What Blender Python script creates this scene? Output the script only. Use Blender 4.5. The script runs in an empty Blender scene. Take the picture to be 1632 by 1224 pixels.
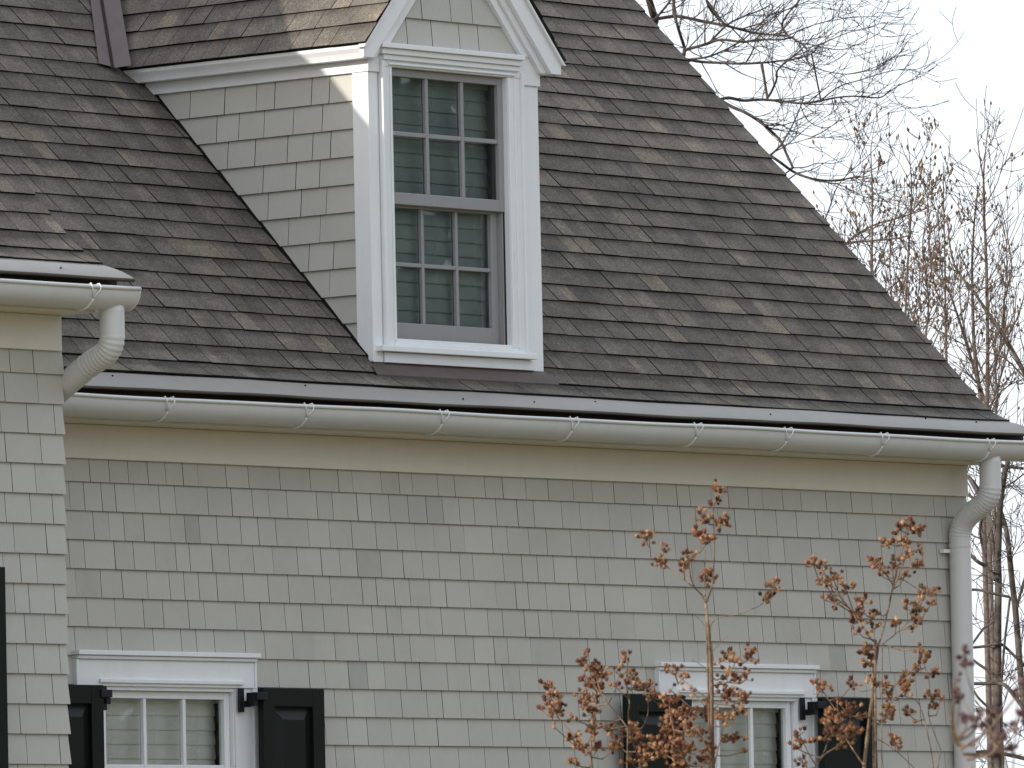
import bpy, math, random
from mathutils import Vector, Matrix, noise

scene = bpy.context.scene
COL = scene.collection
RAD = math.radians

# ------------------------------------------------------------------ camera
CAM = Vector((-36.835, -29.150, 0.798))
RIGHT = Vector((0.65847, -0.75231, -0.02116))
UP = Vector((-0.03602, -0.05958, 0.99757))
FWD = Vector((0.75174, 0.65611, 0.06633))
FPX = 14889.8            # focal length in pixels of the 1632 px wide photograph
cam_d = bpy.data.cameras.new('camera')
cam = bpy.data.objects.new('camera', cam_d)
COL.objects.link(cam)
m = Matrix.Identity(4)
for i in range(3):
    m[i][0], m[i][1], m[i][2], m[i][3] = RIGHT[i], UP[i], -FWD[i], CAM[i]
cam.matrix_world = m
cam_d.sensor_width = 36.0
cam_d.sensor_fit = 'HORIZONTAL'
cam_d.lens = FPX * 36.0 / 1632.0
cam_d.clip_start = 0.5
cam_d.clip_end = 2000
cam_d.dof.use_dof = True
cam_d.dof.focus_distance = 45.5
cam_d.dof.aperture_fstop = 40
scene.camera = cam

# ------------------------------------------------------------------ light
SUN = Vector((-1.0, 0.325, 0.405)).normalized()      # direction towards the sun
SUN_EL = math.asin(SUN.z)
SUN_AZ = math.atan2(SUN.x, SUN.y)
world = bpy.data.worlds.new('World')
scene.world = world
world.use_nodes = True
wn, wl = world.node_tree.nodes, world.node_tree.links
wn.clear()
sky = wn.new('ShaderNodeTexSky')
sky.sky_type = 'NISHITA'
sky.sun_disc = False
sky.sun_elevation = SUN_EL
sky.sun_rotation = SUN_AZ
sky.altitude = 50
sky.air_density = 1.0
sky.dust_density = 4.0
sky.ozone_density = 1.0
veil = wn.new('ShaderNodeMix')                       # thin even cloud veil over the blue
veil.data_type = 'RGBA'
veil.inputs[0].default_value = 0.72
veil.inputs[7].default_value = (7.4, 7.9, 8.6, 1)
bg = wn.new('ShaderNodeBackground')
bg.inputs['Strength'].default_value = 0.10
wo = wn.new('ShaderNodeOutputWorld')
wl.new(sky.outputs[0], veil.inputs[6])
wl.new(veil.outputs[2], bg.inputs['Color'])
wl.new(bg.outputs[0], wo.inputs['Surface'])

sun_d = bpy.data.lights.new('sun', 'SUN')
sun_d.energy = 2.5
sun_d.angle = RAD(0.6)
sun_d.color = (1.0, 0.935, 0.84)
sun_o = bpy.data.objects.new('sun', sun_d)
COL.objects.link(sun_o)
sun_o.rotation_euler = SUN.to_track_quat('Z', 'Y').to_euler()
sun_o.location = (-20, 10, 20)

scene.view_settings.view_transform = 'Standard'
scene.view_settings.look = 'None'
scene.view_settings.exposure = 0.85
scene.view_settings.gamma = 1.0
scene.render.resolution_x = 1024
scene.render.resolution_y = 768

# ------------------------------------------------------------------ helpers
def project(p):
    """photo pixel of a world point, used only to choose which pieces are nearest the lens"""
    d = Vector(p) - CAM
    z = d.dot(FWD)
    return 816 + FPX * d.dot(RIGHT) / z, 612 - FPX * d.dot(UP) / z, z

def empty(name, loc, parent=None):
    o = bpy.data.objects.new(name, None)
    o.empty_display_size = 0.2
    COL.objects.link(o)
    o.location = loc
    if parent:
        attach(o, parent)
    return o

def world_of(o):
    mm = Matrix.Translation(o.location)
    while o.parent:
        o = o.parent
        mm = Matrix.Translation(o.location) @ mm
    return mm.to_translation()

def attach(o, parent):
    """parent an object whose coordinates are still world coordinates"""
    o.parent = parent
    o.location = o.location - world_of(parent)

def tag(o, label=None, cat=None, group=None, kind=None):
    if label: o['label'] = label
    if cat: o['category'] = cat
    if group: o['group'] = group
    if kind: o['kind'] = kind
    return o

class MB:
    """collects faces of ONE piece (or one joined mass) and links it as one mesh"""
    def __init__(s):
        s.v, s.f, s.mi, s.ft, s.fv = [], [], [], [], []
        s.pv = []
    def add(s, verts, faces, mi=0, tint=0.5, pv=None):
        b = len(s.v)
        s.v += [tuple(p) for p in verts]
        s.pv += list(pv) if pv else [0.5] * len(verts)
        for i, f in enumerate(faces):
            s.f.append([b + k for k in f])
            s.mi.append(mi[i] if isinstance(mi, (list, tuple)) else mi)
            s.ft.append(tint)
    def box(s, a, b, mi=0):
        (x0, y0, z0), (x1, y1, z1) = a, b
        x0, x1 = sorted((x0, x1)); y0, y1 = sorted((y0, y1)); z0, z1 = sorted((z0, z1))
        s.add([(x0,y0,z0),(x1,y0,z0),(x1,y1,z0),(x0,y1,z0),(x0,y0,z1),(x1,y0,z1),(x1,y1,z1),(x0,y1,z1)],
              [(0,3,2,1),(4,5,6,7),(0,1,5,4),(1,2,6,5),(2,3,7,6),(3,0,4,7)], mi)
    def prism(s, loop, axis, a0, a1, mi=0):
        """closed 2D loop swept along an axis; loop holds the two other coordinates in xyz order"""
        def p(q, a):
            return {'x': (a, q[0], q[1]), 'y': (q[0], a, q[1]), 'z': (q[0], q[1], a)}[axis]
        n = len(loop)
        vs = [p(q, a0) for q in loop] + [p(q, a1) for q in loop]
        fs = [(i, (i+1) % n, n+(i+1) % n, n+i) for i in range(n)]
        fs += [tuple(range(n-1, -1, -1)), tuple(range(n, 2*n))]
        s.add(vs, fs, mi)
    def tube(s, pts, radii, sides=8, caps=True, mi=0, tint=0.5, flat=None):
        P = [Vector(p) for p in pts]
        n = len(P)
        if n < 2: return
        t = (P[1] - P[0]).normalized()
        ref = Vector((0, 0, 1)) if abs(t.z) < 0.9 else Vector((1, 0, 0))
        u = t.cross(ref).normalized()
        rings = []
        for i in range(n):
            if i == 0: tt = P[1] - P[0]
            elif i == n-1: tt = P[-1] - P[-2]
            else: tt = (P[i+1] - P[i]).normalized() + (P[i] - P[i-1]).normalized()
            if tt.length < 1e-9: tt = t
            t = tt.normalized()
            u = (u - t * u.dot(t))
            u = u.normalized() if u.length > 1e-6 else t.orthogonal().normalized()
            w = t.cross(u)
            r = radii[i] if isinstance(radii, (list, tuple)) else radii
            rings.append([P[i] + u * (r*math.cos(2*math.pi*k/sides)) + w * (r*math.sin(2*math.pi*k/sides)) for k in range(sides)])
        vs = [q for rg in rings for q in rg]
        fs = []
        for i in range(n-1):
            for k in range(sides):
                k2 = (k+1) % sides
                fs.append((i*sides+k, i*sides+k2, (i+1)*sides+k2, (i+1)*sides+k))
        if caps:
            fs.append(tuple(range(sides-1, -1, -1)))
            fs.append(tuple((n-1)*sides+k for k in range(sides)))
        s.add(vs, fs, mi, tint)
    def build(s, name, mats, parent=None, smooth=False, bevel=0.0, origin=None):
        me = bpy.data.meshes.new(name)
        o0 = Vector(origin) if origin is not None else Vector((0, 0, 0))
        me.from_pydata([tuple(Vector(p) - o0) for p in s.v], [], s.f)
        for mt in (mats if isinstance(mats, (list, tuple)) else [mats]):
            me.materials.append(mt)
        me.polygons.foreach_set('material_index', s.mi)
        if smooth:
            me.polygons.foreach_set('use_smooth', [True] * len(me.polygons))
        at = me.attributes.new('tint', 'FLOAT', 'FACE')
        at.data.foreach_set('value', s.ft)
        at = me.attributes.new('vpos', 'FLOAT', 'POINT')
        at.data.foreach_set('value', s.pv)
        me.update()
        o = bpy.data.objects.new(name, me)
        COL.objects.link(o)
        o.location = o0
        if parent is not None:
            attach(o, parent)
        if bevel > 0:
            bv = o.modifiers.new('bevel', 'BEVEL')
            bv.width = bevel; bv.segments = 2; bv.limit_method = 'ANGLE'; bv.angle_limit = RAD(40)
        if smooth == 'auto':
            pass
        return o

def boxpart(name, a, b, mat, parent, bevel=0.003):
    mb = MB(); mb.box(a, b)
    c = [(a[i] + b[i]) / 2 for i in range(3)]
    return mb.build(name, mat, parent, bevel=bevel, origin=c)

# ------------------------------------------------------------------ materials
def new_mat(name):
    mt = bpy.data.materials.new(name)
    mt.use_nodes = True
    nt = mt.node_tree
    b = nt.nodes['Principled BSDF']
    return mt, nt, nt.nodes, nt.links, b

def N(nodes, typ, **kw):
    n = nodes.new(typ)
    for k, v in kw.items():
        setattr(n, k, v)
    return n

def noise_tex(nodes, links, scale, detail=3.0, rough=0.55, vec=None):
    n = nodes.new('ShaderNodeTexNoise')
    n.inputs['Scale'].default_value = scale
    n.inputs['Detail'].default_value = detail
    n.inputs['Roughness'].default_value = rough
    if vec is not None:
        links.new(vec, n.inputs['Vector'])
    return n

def ramp(nodes, links, src, stops):
    r = nodes.new('ShaderNodeValToRGB')
    e = r.color_ramp.elements
    while len(e) < len(stops):
        e.new(0.5)
    for i, (p, c) in enumerate(stops):
        e[i].position = p
        e[i].color = (c[0], c[1], c[2], 1) if isinstance(c, (tuple, list)) else (c, c, c, 1)
    links.new(src, r.inputs[0])
    return r

def mixc(nodes, links, fac, a, b, blend='MIX'):
    n = nodes.new('ShaderNodeMix')
    n.data_type = 'RGBA'
    n.blend_type = blend
    for idx, val in ((0, fac), (6, a), (7, b)):
        if hasattr(val, 'is_output') or hasattr(val, 'links'):
            links.new(val, n.inputs[idx])
        elif isinstance(val, (tuple, list)):
            n.inputs[idx].default_value = (val[0], val[1], val[2], 1)
        else:
            n.inputs[idx].default_value = val
    return n.outputs[2]

def bump(nodes, links, src, bsdf, strength, dist):
    b = nodes.new('ShaderNodeBump')
    b.inputs['Strength'].default_value = strength
    b.inputs['Distance'].default_value = dist
    links.new(src, b.inputs['Height'])
    links.new(b.outputs[0], bsdf.inputs['Normal'])

def world_pos(nodes):
    return nodes.new('ShaderNodeNewGeometry').outputs['Position']

def paint(name, col, rough=0.5, mottling=0.06, grime=0.0, spec=0.4, grain=0.15):
    mt, nt, nodes, links, b = new_mat(name)
    pos = world_pos(nodes)
    n1 = noise_tex(nodes, links, 6.0, 5, 0.6, pos)
    r1 = ramp(nodes, links, n1.outputs[0], [(0.3, 1 - mottling), (0.7, 1 + mottling * 0.4)])
    c = mixc(nodes, links, 1.0, col, r1.outputs[0], 'MULTIPLY')
    if grime:
        mp = nodes.new('ShaderNodeMapping'); mp.inputs['Scale'].default_value = (14, 14, 1.6)
        links.new(pos, mp.inputs['Vector'])
        n2 = noise_tex(nodes, links, 1.0, 4, 0.6, mp.outputs[0])
        r2 = ramp(nodes, links, n2.outputs[0], [(0.5, 0.0), (0.8, grime)])
        c = mixc(nodes, links, r2.outputs[0], c, (col[0]*0.45, col[1]*0.43, col[2]*0.38))
    links.new(c, b.inputs['Base Color'])
    b.inputs['Roughness'].default_value = rough
    b.inputs['Specular IOR Level'].default_value = spec
    if grain:
        n3 = noise_tex(nodes, links, 260.0, 2, 0.5, pos)
        bump(nodes, links, n3.outputs[0], b, grain, 0.002)
    return mt

def attr(nodes, name):
    a = nodes.new('ShaderNodeAttribute')
    a.attribute_name = name
    return a.outputs['Fac']

def make_roof_mat():
    mt, nt, nodes, links, b = new_mat('asphalt_shingle')
    pos = world_pos(nodes)
    tint = attr(nodes, 'tint')
    vp = attr(nodes, 'vpos')
    base = ramp(nodes, links, tint, [(0.0, (0.102, 0.090, 0.079)), (0.45, (0.122, 0.108, 0.094)), (0.75, (0.140, 0.123, 0.105)), (0.86, (0.155, 0.136, 0.111)), (1.0, (0.182, 0.156, 0.120))])
    # colour blends printed in patches on the granules
    n0 = noise_tex(nodes, links, 5.5, 3, 0.55, pos)
    r0 = ramp(nodes, links, n0.outputs[0], [(0.35, 0.80), (0.70, 1.20)])
    c = mixc(nodes, links, 1.0, base.outputs[0], r0.outputs[0], 'MULTIPLY')
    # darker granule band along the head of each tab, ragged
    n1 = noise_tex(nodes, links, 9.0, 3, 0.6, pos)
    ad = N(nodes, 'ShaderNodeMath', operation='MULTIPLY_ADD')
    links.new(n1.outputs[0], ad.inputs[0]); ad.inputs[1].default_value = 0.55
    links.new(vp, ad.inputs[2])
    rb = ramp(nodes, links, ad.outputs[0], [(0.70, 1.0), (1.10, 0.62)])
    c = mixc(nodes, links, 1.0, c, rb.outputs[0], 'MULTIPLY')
    # granules
    n2 = noise_tex(nodes, links, 170.0, 3, 0.8, pos)
    r2 = ramp(nodes, links, n2.outputs[0], [(0.28, 0.45), (0.50, 0.98), (0.74, 1.9)])
    c = mixc(nodes, links, 1.0, c, r2.outputs[0], 'MULTIPLY')
    n4 = noise_tex(nodes, links, 75.0, 3, 0.8, pos)
    r4 = ramp(nodes, links, n4.outputs[0], [(0.32, 0.66), (0.68, 1.36)])
    c = mixc(nodes, links, 1.0, c, r4.outputs[0], 'MULTIPLY')
    links.new(c, b.inputs['Base Color'])
    b.inputs['Roughness'].default_value = 0.92
    b.inputs['Specular IOR Level'].default_value = 0.25
    bump(nodes, links, n2.outputs[0], b, 0.5, 0.003)
    return mt

def make_wall_mat(name, col, weather=0.5):
    mt, nt, nodes, links, b = new_mat(name)
    pos = world_pos(nodes)
    tint = attr(nodes, 'tint')
    r = ramp(nodes, links, tint, [(0.0, 0.86), (0.5, 0.98), (1.0, 1.06)])
    c = mixc(nodes, links, 1.0, col, r.outputs[0], 'MULTIPLY')
    n1 = noise_tex(nodes, links, 1.7, 4, 0.6, pos)
    r1 = ramp(nodes, links, n1.outputs[0], [(0.35, 0.94), (0.65, 1.03)])
    c = mixc(nodes, links, 1.0, c, r1.outputs[0], 'MULTIPLY')
    # weather stains: soft vertical smudges on a few shingles
    mp = nodes.new('ShaderNodeMapping'); mp.inputs['Scale'].default_value = (9, 9, 4)
    links.new(pos, mp.inputs['Vector'])
    n2 = noise_tex(nodes, links, 1.0, 4, 0.65, mp.outputs[0])
    ml = N(nodes, 'ShaderNodeMath', operation='SUBTRACT')
    links.new(n2.outputs[0], ml.inputs[0])
    tm = N(nodes, 'ShaderNodeMath', operation='MULTIPLY'); links.new(tint, tm.inputs[0]); tm.inputs[1].default_value = 0.25
    links.new(tm.outputs[0], ml.inputs[1])
    r2 = ramp(nodes, links, ml.outputs[0], [(0.42, 0.0), (0.68, weather)])
    c = mixc(nodes, links, r2.outputs[0], c, (col[0]*0.55, col[1]*0.57, col[2]*0.57))
    # fine vertical combing of the shingle face
    mp3 = nodes.new('ShaderNodeMapping'); mp3.inputs['Scale'].default_value = (300, 300, 8)
    links.new(pos, mp3.inputs['Vector'])
    n3 = noise_tex(nodes, links, 1.0, 2, 0.5, mp3.outputs[0])
    r3 = ramp(nodes, links, n3.outputs[0], [(0.3, 0.965), (0.7, 1.03)])
    c = mixc(nodes, links, 1.0, c, r3.outputs[0], 'MULTIPLY')
    links.new(c, b.inputs['Base Color'])
    b.inputs['Roughness'].default_value = 0.7
    b.inputs['Specular IOR Level'].default_value = 0.3
    bump(nodes, links, n3.outputs[0], b, 0.25, 0.002)
    return mt

def make_glass(name, tint):
    mt = bpy.data.materials.new(name)
    mt.use_nodes = True
    nt = mt.node_tree; nodes, links = nt.nodes, nt.links
    nodes.clear()
    out = nodes.new('ShaderNodeOutputMaterial')
    mix = nodes.new('ShaderNodeMixShader')
    fr = nodes.new('ShaderNodeFresnel'); fr.inputs['IOR'].default_value = 1.55
    mu = N(nodes, 'ShaderNodeMath', operation='MULTIPLY'); mu.inputs[1].default_value = 1.5
    links.new(fr.outputs[0], mu.inputs[0])
    tr = nodes.new('ShaderNodeBsdfTransparent'); tr.inputs['Color'].default_value = (*tint, 1)
    gl = nodes.new('ShaderNodeBsdfGlossy'); gl.inputs['Roughness'].default_value = 0.012
    gl.inputs['Color'].default_value = (0.9, 0.95, 0.95, 1)
    pos = world_pos(nodes)
    n = noise_tex(nodes, links, 2.2, 1, 0.4, pos)
    bm = nodes.new('ShaderNodeBump'); bm.inputs['Strength'].default_value = 0.01; bm.inputs['Distance'].default_value = 0.05
    links.new(n.outputs[0], bm.inputs['Height'])
    links.new(bm.outputs[0], gl.inputs['Normal'])
    links.new(mu.outputs[0], mix.inputs[0])
    links.new(tr.outputs[0], mix.inputs[1]); links.new(gl.outputs[0], mix.inputs[2])
    links.new(mix.outputs[0], out.inputs['Surface'])
    return mt

def bark(name, dark, light, scale=30.0, tinted=False):
    mt, nt, nodes, links, b = new_mat(name)
    pos = world_pos(nodes)
    n1 = noise_tex(nodes, links, scale, 4, 0.65, pos)
    r1 = ramp(nodes, links, n1.outputs[0], [(0.3, dark), (0.7, light)])
    links.new(r1.outputs[0], b.inputs['Base Color'])
    b.inputs['Roughness'].default_value = 0.85
    b.inputs['Specular IOR Level'].default_value = 0.2
    return mt

M = {}
M['roof'] = make_roof_mat()
M['roof_edge'] = paint('asphalt_edge', (0.012, 0.011, 0.011), 0.9, 0.1, spec=0.15, grain=0)
M['siding'] = make_wall_mat('painted_siding', (0.470, 0.456, 0.412), 0.24)
M['siding_clean'] = make_wall_mat('painted_siding_clean', (0.470, 0.460, 0.420), 0.12)
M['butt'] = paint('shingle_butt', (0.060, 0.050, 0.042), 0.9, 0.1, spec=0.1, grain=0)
M['backing'] = paint('wall_sheathing', (0.035, 0.032, 0.030), 0.9, 0.1, spec=0.1, grain=0)
M['white'] = paint('white_trim', (0.79, 0.805, 0.82), 0.45, 0.03, grime=0.10, spec=0.4, grain=0.08)
M['cream'] = paint('cream_trim', (0.685, 0.652, 0.575), 0.5, 0.03, grime=0.06, spec=0.35, grain=0.08)
M['gutter'] = paint('gutter_enamel', (0.61, 0.61, 0.605), 0.38, 0.03, grime=0.12, spec=0.5, grain=0)
M['gutter_inside'] = paint('gutter_inside_shade', (0.035, 0.030, 0.026), 0.9, 0.2, spec=0.1, grain=0)  # shade inside the gutter, put into the colour of the inner shell
M['strap'] = paint('hanger_wire', (0.74, 0.74, 0.72), 0.35, 0.02, spec=0.5, grain=0)
M['eave_metal'] = paint('eave_metal', (0.272, 0.258, 0.240), 0.5, 0.05, grime=0.10, spec=0.4, grain=0)
M['eave_dark'] = paint('eave_hem_and_shade', (0.070, 0.060, 0.050), 0.6, 0.05, spec=0.3, grain=0)  # brown hem metal; also the painted shade on the upper fascia
M['valley'] = paint('valley_metal', (0.135, 0.108, 0.105), 0.5, 0.08, grime=0.3, spec=0.4, grain=0)
M['skirt'] = paint('skirt_metal', (0.070, 0.050, 0.042), 0.5, 0.2, grime=0.6, spec=0.4, grain=0)
M['sash'] = paint('taupe_sash', (0.295, 0.290, 0.295), 0.45, 0.03, grime=0.08, spec=0.4, grain=0)
M['shutter'] = paint('dark_green_paint', (0.006, 0.010, 0.0085), 0.45, 0.08, spec=0.22, grain=0)
M['iron'] = paint('black_iron', (0.006, 0.007, 0.012), 0.5, 0.08, spec=0.4, grain=0)
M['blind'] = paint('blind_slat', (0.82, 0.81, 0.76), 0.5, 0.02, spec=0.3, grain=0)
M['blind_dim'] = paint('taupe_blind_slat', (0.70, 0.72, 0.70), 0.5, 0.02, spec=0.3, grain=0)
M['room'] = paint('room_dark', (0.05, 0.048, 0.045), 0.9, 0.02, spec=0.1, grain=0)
M['glass'] = make_glass('window_glass', (0.95, 0.97, 0.96))
M['glass_screen'] = make_glass('screened_glass', (0.60, 0.66, 0.65))
M['bark_big'] = bark('bark_shade_tree', (0.024, 0.018, 0.016), (0.090, 0.071, 0.063))
M['bark_pod'] = bark('bark_pod_tree', (0.055, 0.040, 0.034), (0.165, 0.130, 0.110))
M['bark_slim'] = bark('bark_slim_tree', (0.026, 0.020, 0.017), (0.12, 0.102, 0.088), 14)
M['bark_myrtle'] = bark('bark_myrtle', (0.07, 0.043, 0.030), (0.25, 0.180, 0.125), 60)

def pod_mat(name, stops, rough=0.8):
    mt, nt, nodes, links, b = new_mat(name)
    oi = nodes.new('ShaderNodeObjectInfo')
    ta = attr(nodes, 'tint')
    ad = N(nodes, 'ShaderNodeMath', operation='ADD'); links.new(oi.outputs['Random'], ad.inputs[0]); links.new(ta, ad.inputs[1])
    fr = N(nodes, 'ShaderNodeMath', operation='FRACT'); links.new(ad.outputs[0], fr.inputs[0])
    r = ramp(nodes, links, fr.outputs[0], stops)
    n = noise_tex(nodes, links, 160.0, 3, 0.6, world_pos(nodes))
    rn = ramp(nodes, links, n.outputs[0], [(0.3, 0.6), (0.7, 1.3)])
    c = mixc(nodes, links, 1.0, r.outputs[0], rn.outputs[0], 'MULTIPLY')
    links.new(c, b.inputs['Base Color'])
    b.inputs['Roughness'].default_value = rough
    b.inputs['Specular IOR Level'].default_value = 0.25
    return mt
M['capsule'] = pod_mat('dry_capsule', [(0.0, (0.055, 0.022, 0.016)), (0.28, (0.14, 0.058, 0.032)), (0.62, (0.25, 0.118, 0.058)), (1.0, (0.40, 0.235, 0.125))])
M['capsule_plum'] = pod_mat('plum_capsule', [(0.0, (0.05, 0.025, 0.035)), (0.6, (0.12, 0.065, 0.075)), (1.0, (0.20, 0.11, 0.095))])
M['cone'] = pod_mat('tree_pod', [(0.0, (0.045, 0.028, 0.018)), (0.6, (0.13, 0.080, 0.045)), (1.0, (0.24, 0.15, 0.085))])

def lawn_mat():
    mt, nt, nodes, links, b = new_mat('winter_lawn')
    pos = world_pos(nodes)
    n1 = noise_tex(nodes, links, 0.35, 6, 0.6, pos)
    r1 = ramp(nodes, links, n1.outputs[0], [(0.3, (0.13, 0.112, 0.045)), (0.55, (0.21, 0.170, 0.075)), (0.75, (0.27, 0.21, 0.105))])
    n2 = noise_tex(nodes, links, 40, 4, 0.7, pos)
    r2 = ramp(nodes, links, n2.outputs[0], [(0.3, 0.6), (0.7, 1.25)])
    c = mixc(nodes, links, 1.0, r1.outputs[0], r2.outputs[0], 'MULTIPLY')
    links.new(c, b.inputs['Base Color'])
    b.inputs['Roughness'].default_value = 0.95
    bump(nodes, links, n2.outputs[0], b, 0.8, 0.05)
    return mt
M['lawn'] = lawn_mat()

M['evergreen'] = bark('evergreen_needles', (0.030, 0.036, 0.028), (0.080, 0.084, 0.068), 1.5)

# ------------------------------------------------------------------ ground
def build_ground():
    mb = MB()
    xs = [-600, -200, -90, -50, -30, -15, -5, 5, 20, 60, 150, 600]
    ys = [-600, -200, -90, -45, -30, -20, -12, -6, -3, 0, 10, 40, 120, 600]
    def gz(x, y):
        return -0.25 - 0.62 * min(1.0, max(0.0, (-3 - y) / 22.0))
    vs = [(x, y, gz(x, y)) for y in ys for x in xs]
    n = len(xs)
    fs = [(j*n+i, j*n+i+1, (j+1)*n+i+1, (j+1)*n+i) for j in range(len(ys)-1) for i in range(n-1)]
    mb.add(vs, fs)
    return tag(mb.build('ground', M['lawn']), kind='structure')
build_ground()

# ------------------------------------------------------------------ house
house = empty('house', (-4.0, 0.0, -0.25))
tag(house, 'pale gray shingle sided house with dark asphalt roof, white dormer and half-round gutters', 'house')

EXPO = 0.1307          # shingle exposure, roof and walls alike

# flared 45 degree roof profile: angle grows from 27 deg at the eave to 45 deg
PROF = [(0.0, 0.0, RAD(18))]
_y = _z = 0.0
_ds = 0.01
for _i in range(1, 700):
    _a = RAD(18 + 27 * min(1.0, (_i * _ds) / 0.24))
    _y += math.cos(_a) * _ds; _z += math.sin(_a) * _ds
    PROF.append((_y, _z, _a))
def prof(s):
    if s < 0:
        a = RAD(18); return s*math.cos(a), s*math.sin(a), a
    f_ = s / _ds
    i = min(int(f_), len(PROF) - 2); t = f_ - i
    p, q = PROF[i], PROF[i+1]
    return p[0]+(q[0]-p[0])*t, p[1]+(q[1]-p[1])*t, p[2]+(q[2]-p[2])*t
EAVE_Y, EAVE_Z = -0.199, 3.6725
WDY, WDZ = -1.0, 0.377          # the wing stands a metre forward, its eave higher

def roof_surface(dy, dz):
    def P(a, s, n):
        y, z, an = prof(s)
        return (a, EAVE_Y + dy + y - n*math.sin(an), EAVE_Z + dz + z + n*math.cos(an))
    return P

def piece(P, s0, e, ln, ab, at_, bb, bt, t, nseg, tint, skew=0.0):
    """one shingle: a0/a1 at bottom and at the head, butt thickness t"""
    mb = MB()
    vs, pv = [], []
    for i in range(nseg + 1):
        f_ = i / nseg
        s = s0 + ln * f_
        g = min(1.0, f_ * ln / e)
        a = ab + (at_ - ab) * g
        b = bb + (bt - bb) * g
        n = t * (1 - 0.86 * f_)
        sk = skew * (1 - f_)
        vs += [P(a, s + (sk if i == 0 else 0), n), P(b, s - (sk if i == 0 else 0), n), P(a, s + (sk if i == 0 else 0), -0.001), P(b, s - (sk if i == 0 else 0), -0.001)]
        pv += [min(1.0, f_ * ln / e)] * 4
    fs, mi = [], []
    for i in range(nseg):
        o = i*4
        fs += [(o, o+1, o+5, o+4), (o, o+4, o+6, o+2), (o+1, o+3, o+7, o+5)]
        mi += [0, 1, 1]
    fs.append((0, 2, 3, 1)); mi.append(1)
    mb.add(vs, fs, mi, tint, pv)
    return mb

def field(P, courses, intervals, rng, widths, thick, e=EXPO, over=0.035, gap=0.004, nseg=lambda s: 1, wave=0.0, tints=None, split=False, jitter=0.0, shift=0.0):
    """list of shingle pieces: (MB, centre, width)"""
    out = []
    prev = []
    for k, s0 in enumerate(courses):
        iv0, ivt = intervals(s0 + 0.001), intervals(s0 + e)
        ivm = intervals(s0 + e*0.5)
        if len(ivt) != len(iv0):
            iv0 = ivt = ivm
        joints = []
        for (lo0, hi0), (lo1, hi1) in zip(iv0, ivt):
            lo, hi = min(lo0, lo1), max(hi0, hi1)
            a = lo - rng.uniform(0, widths(rng)*0.6)
            while a < hi:
                for _try in range(6):
                    w = widths(rng)
                    if all(abs(a + w - j) > 0.025 for j in prev):
                        break
                b = a + w
                if a <= lo and b < max(lo0, lo1) + 0.03: b = max(lo0, lo1) + 0.06
                if b > min(hi0, hi1) - 0.03: b = hi + 0.01
                joints.append(b)
                g = gap if rng.random() < 0.85 else gap*0.4
                t = thick(rng) * (0.55 if split and s0 < 0.01 else 1.0)
                tint = tints(rng) if tints else rng.random()
                sk = rng.uniform(-jitter, jitter)
                mid = (a + b)/2
                ss = s0 + wave * (math.sin(mid*1.7 + k*1.3) + 0.6*math.sin(mid*4.1 + k*2.1)) + rng.uniform(-jitter, jitter)
                cuts = [a + g/2, b - g/2]
                if split and b - a > 0.15:
                    f1 = rng.uniform(0.3, 0.7)
                    cuts = [cuts[0], cuts[0] + (cuts[1]-cuts[0])*f1, cuts[1]]
                    if b - a > 0.26 and rng.random() < 0.5:
                        cuts.insert(1, cuts[0] + (cuts[1]-cuts[0])*rng.uniform(0.4, 0.6))
                for c0, c1 in zip(cuts[:-1], cuts[1:]):
                    ab, bb = max(c0, lo0), min(c1, hi0)
                    at_, bt = max(c0, lo1), min(c1, hi1)
                    if bb < ab: bb = ab = max(lo0, min(hi0, (ab+bb)/2))
                    if bt < at_: bt = at_ = max(lo1, min(hi1, (at_+bt)/2))
                    if (bb - ab) < 0.012 and (bt - at_) < 0.012:
                        continue
                    tt = tint
                    if split:
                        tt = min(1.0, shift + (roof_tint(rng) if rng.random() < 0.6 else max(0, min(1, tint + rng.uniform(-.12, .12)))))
                    u0, u1 = (c0 - a)/(b - a), (c1 - a)/(b - a)
                    mb = piece(P, ss, e, e + over, ab, at_, bb, bt, t, nseg(s0), tt, 0.0 if split else sk)
                    out.append((mb, P((ab + bb + at_ + bt)/4, s0 + e*0.5, 0.004), max(bb-ab, bt-at_)))
                a = b
        prev = joints
    return out

def commit(pieces, name, mats, parent, limit, hidden=None):
    """largest pieces in the photograph become objects of their own, the rest one joined field"""
    scored = []
    for mb, c, w in pieces:
        x, y, z = project(c)
        vis = -20 < x < 1652 and -15 < y < 1239 and not (hidden and hidden(x, y, c))
        scored.append((w / z**2 if vis else -1.0, mb, c))
    scored.sort(key=lambda q: -q[0])
    rest = MB(); nrest = 0
    for i, (sc, mb, c) in enumerate(scored):
        if sc > 0 and i < limit:
            mb.build(name, mats, parent, origin=c)
        else:
            rest.add(mb.v, mb.f, mb.mi, 0.5, mb.pv)
            rest.ft[-len(mb.f):] = mb.ft
            nrest += 1
    if nrest:
        o = rest.build(name + '_field', mats, parent)
        tag(o, kind='stuff')

ROOFM = [M['roof'], M['roof_edge']]
WALLM = [M['siding'], M['butt']]
CLEANM = [M['siding_clean'], M['butt']]

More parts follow.
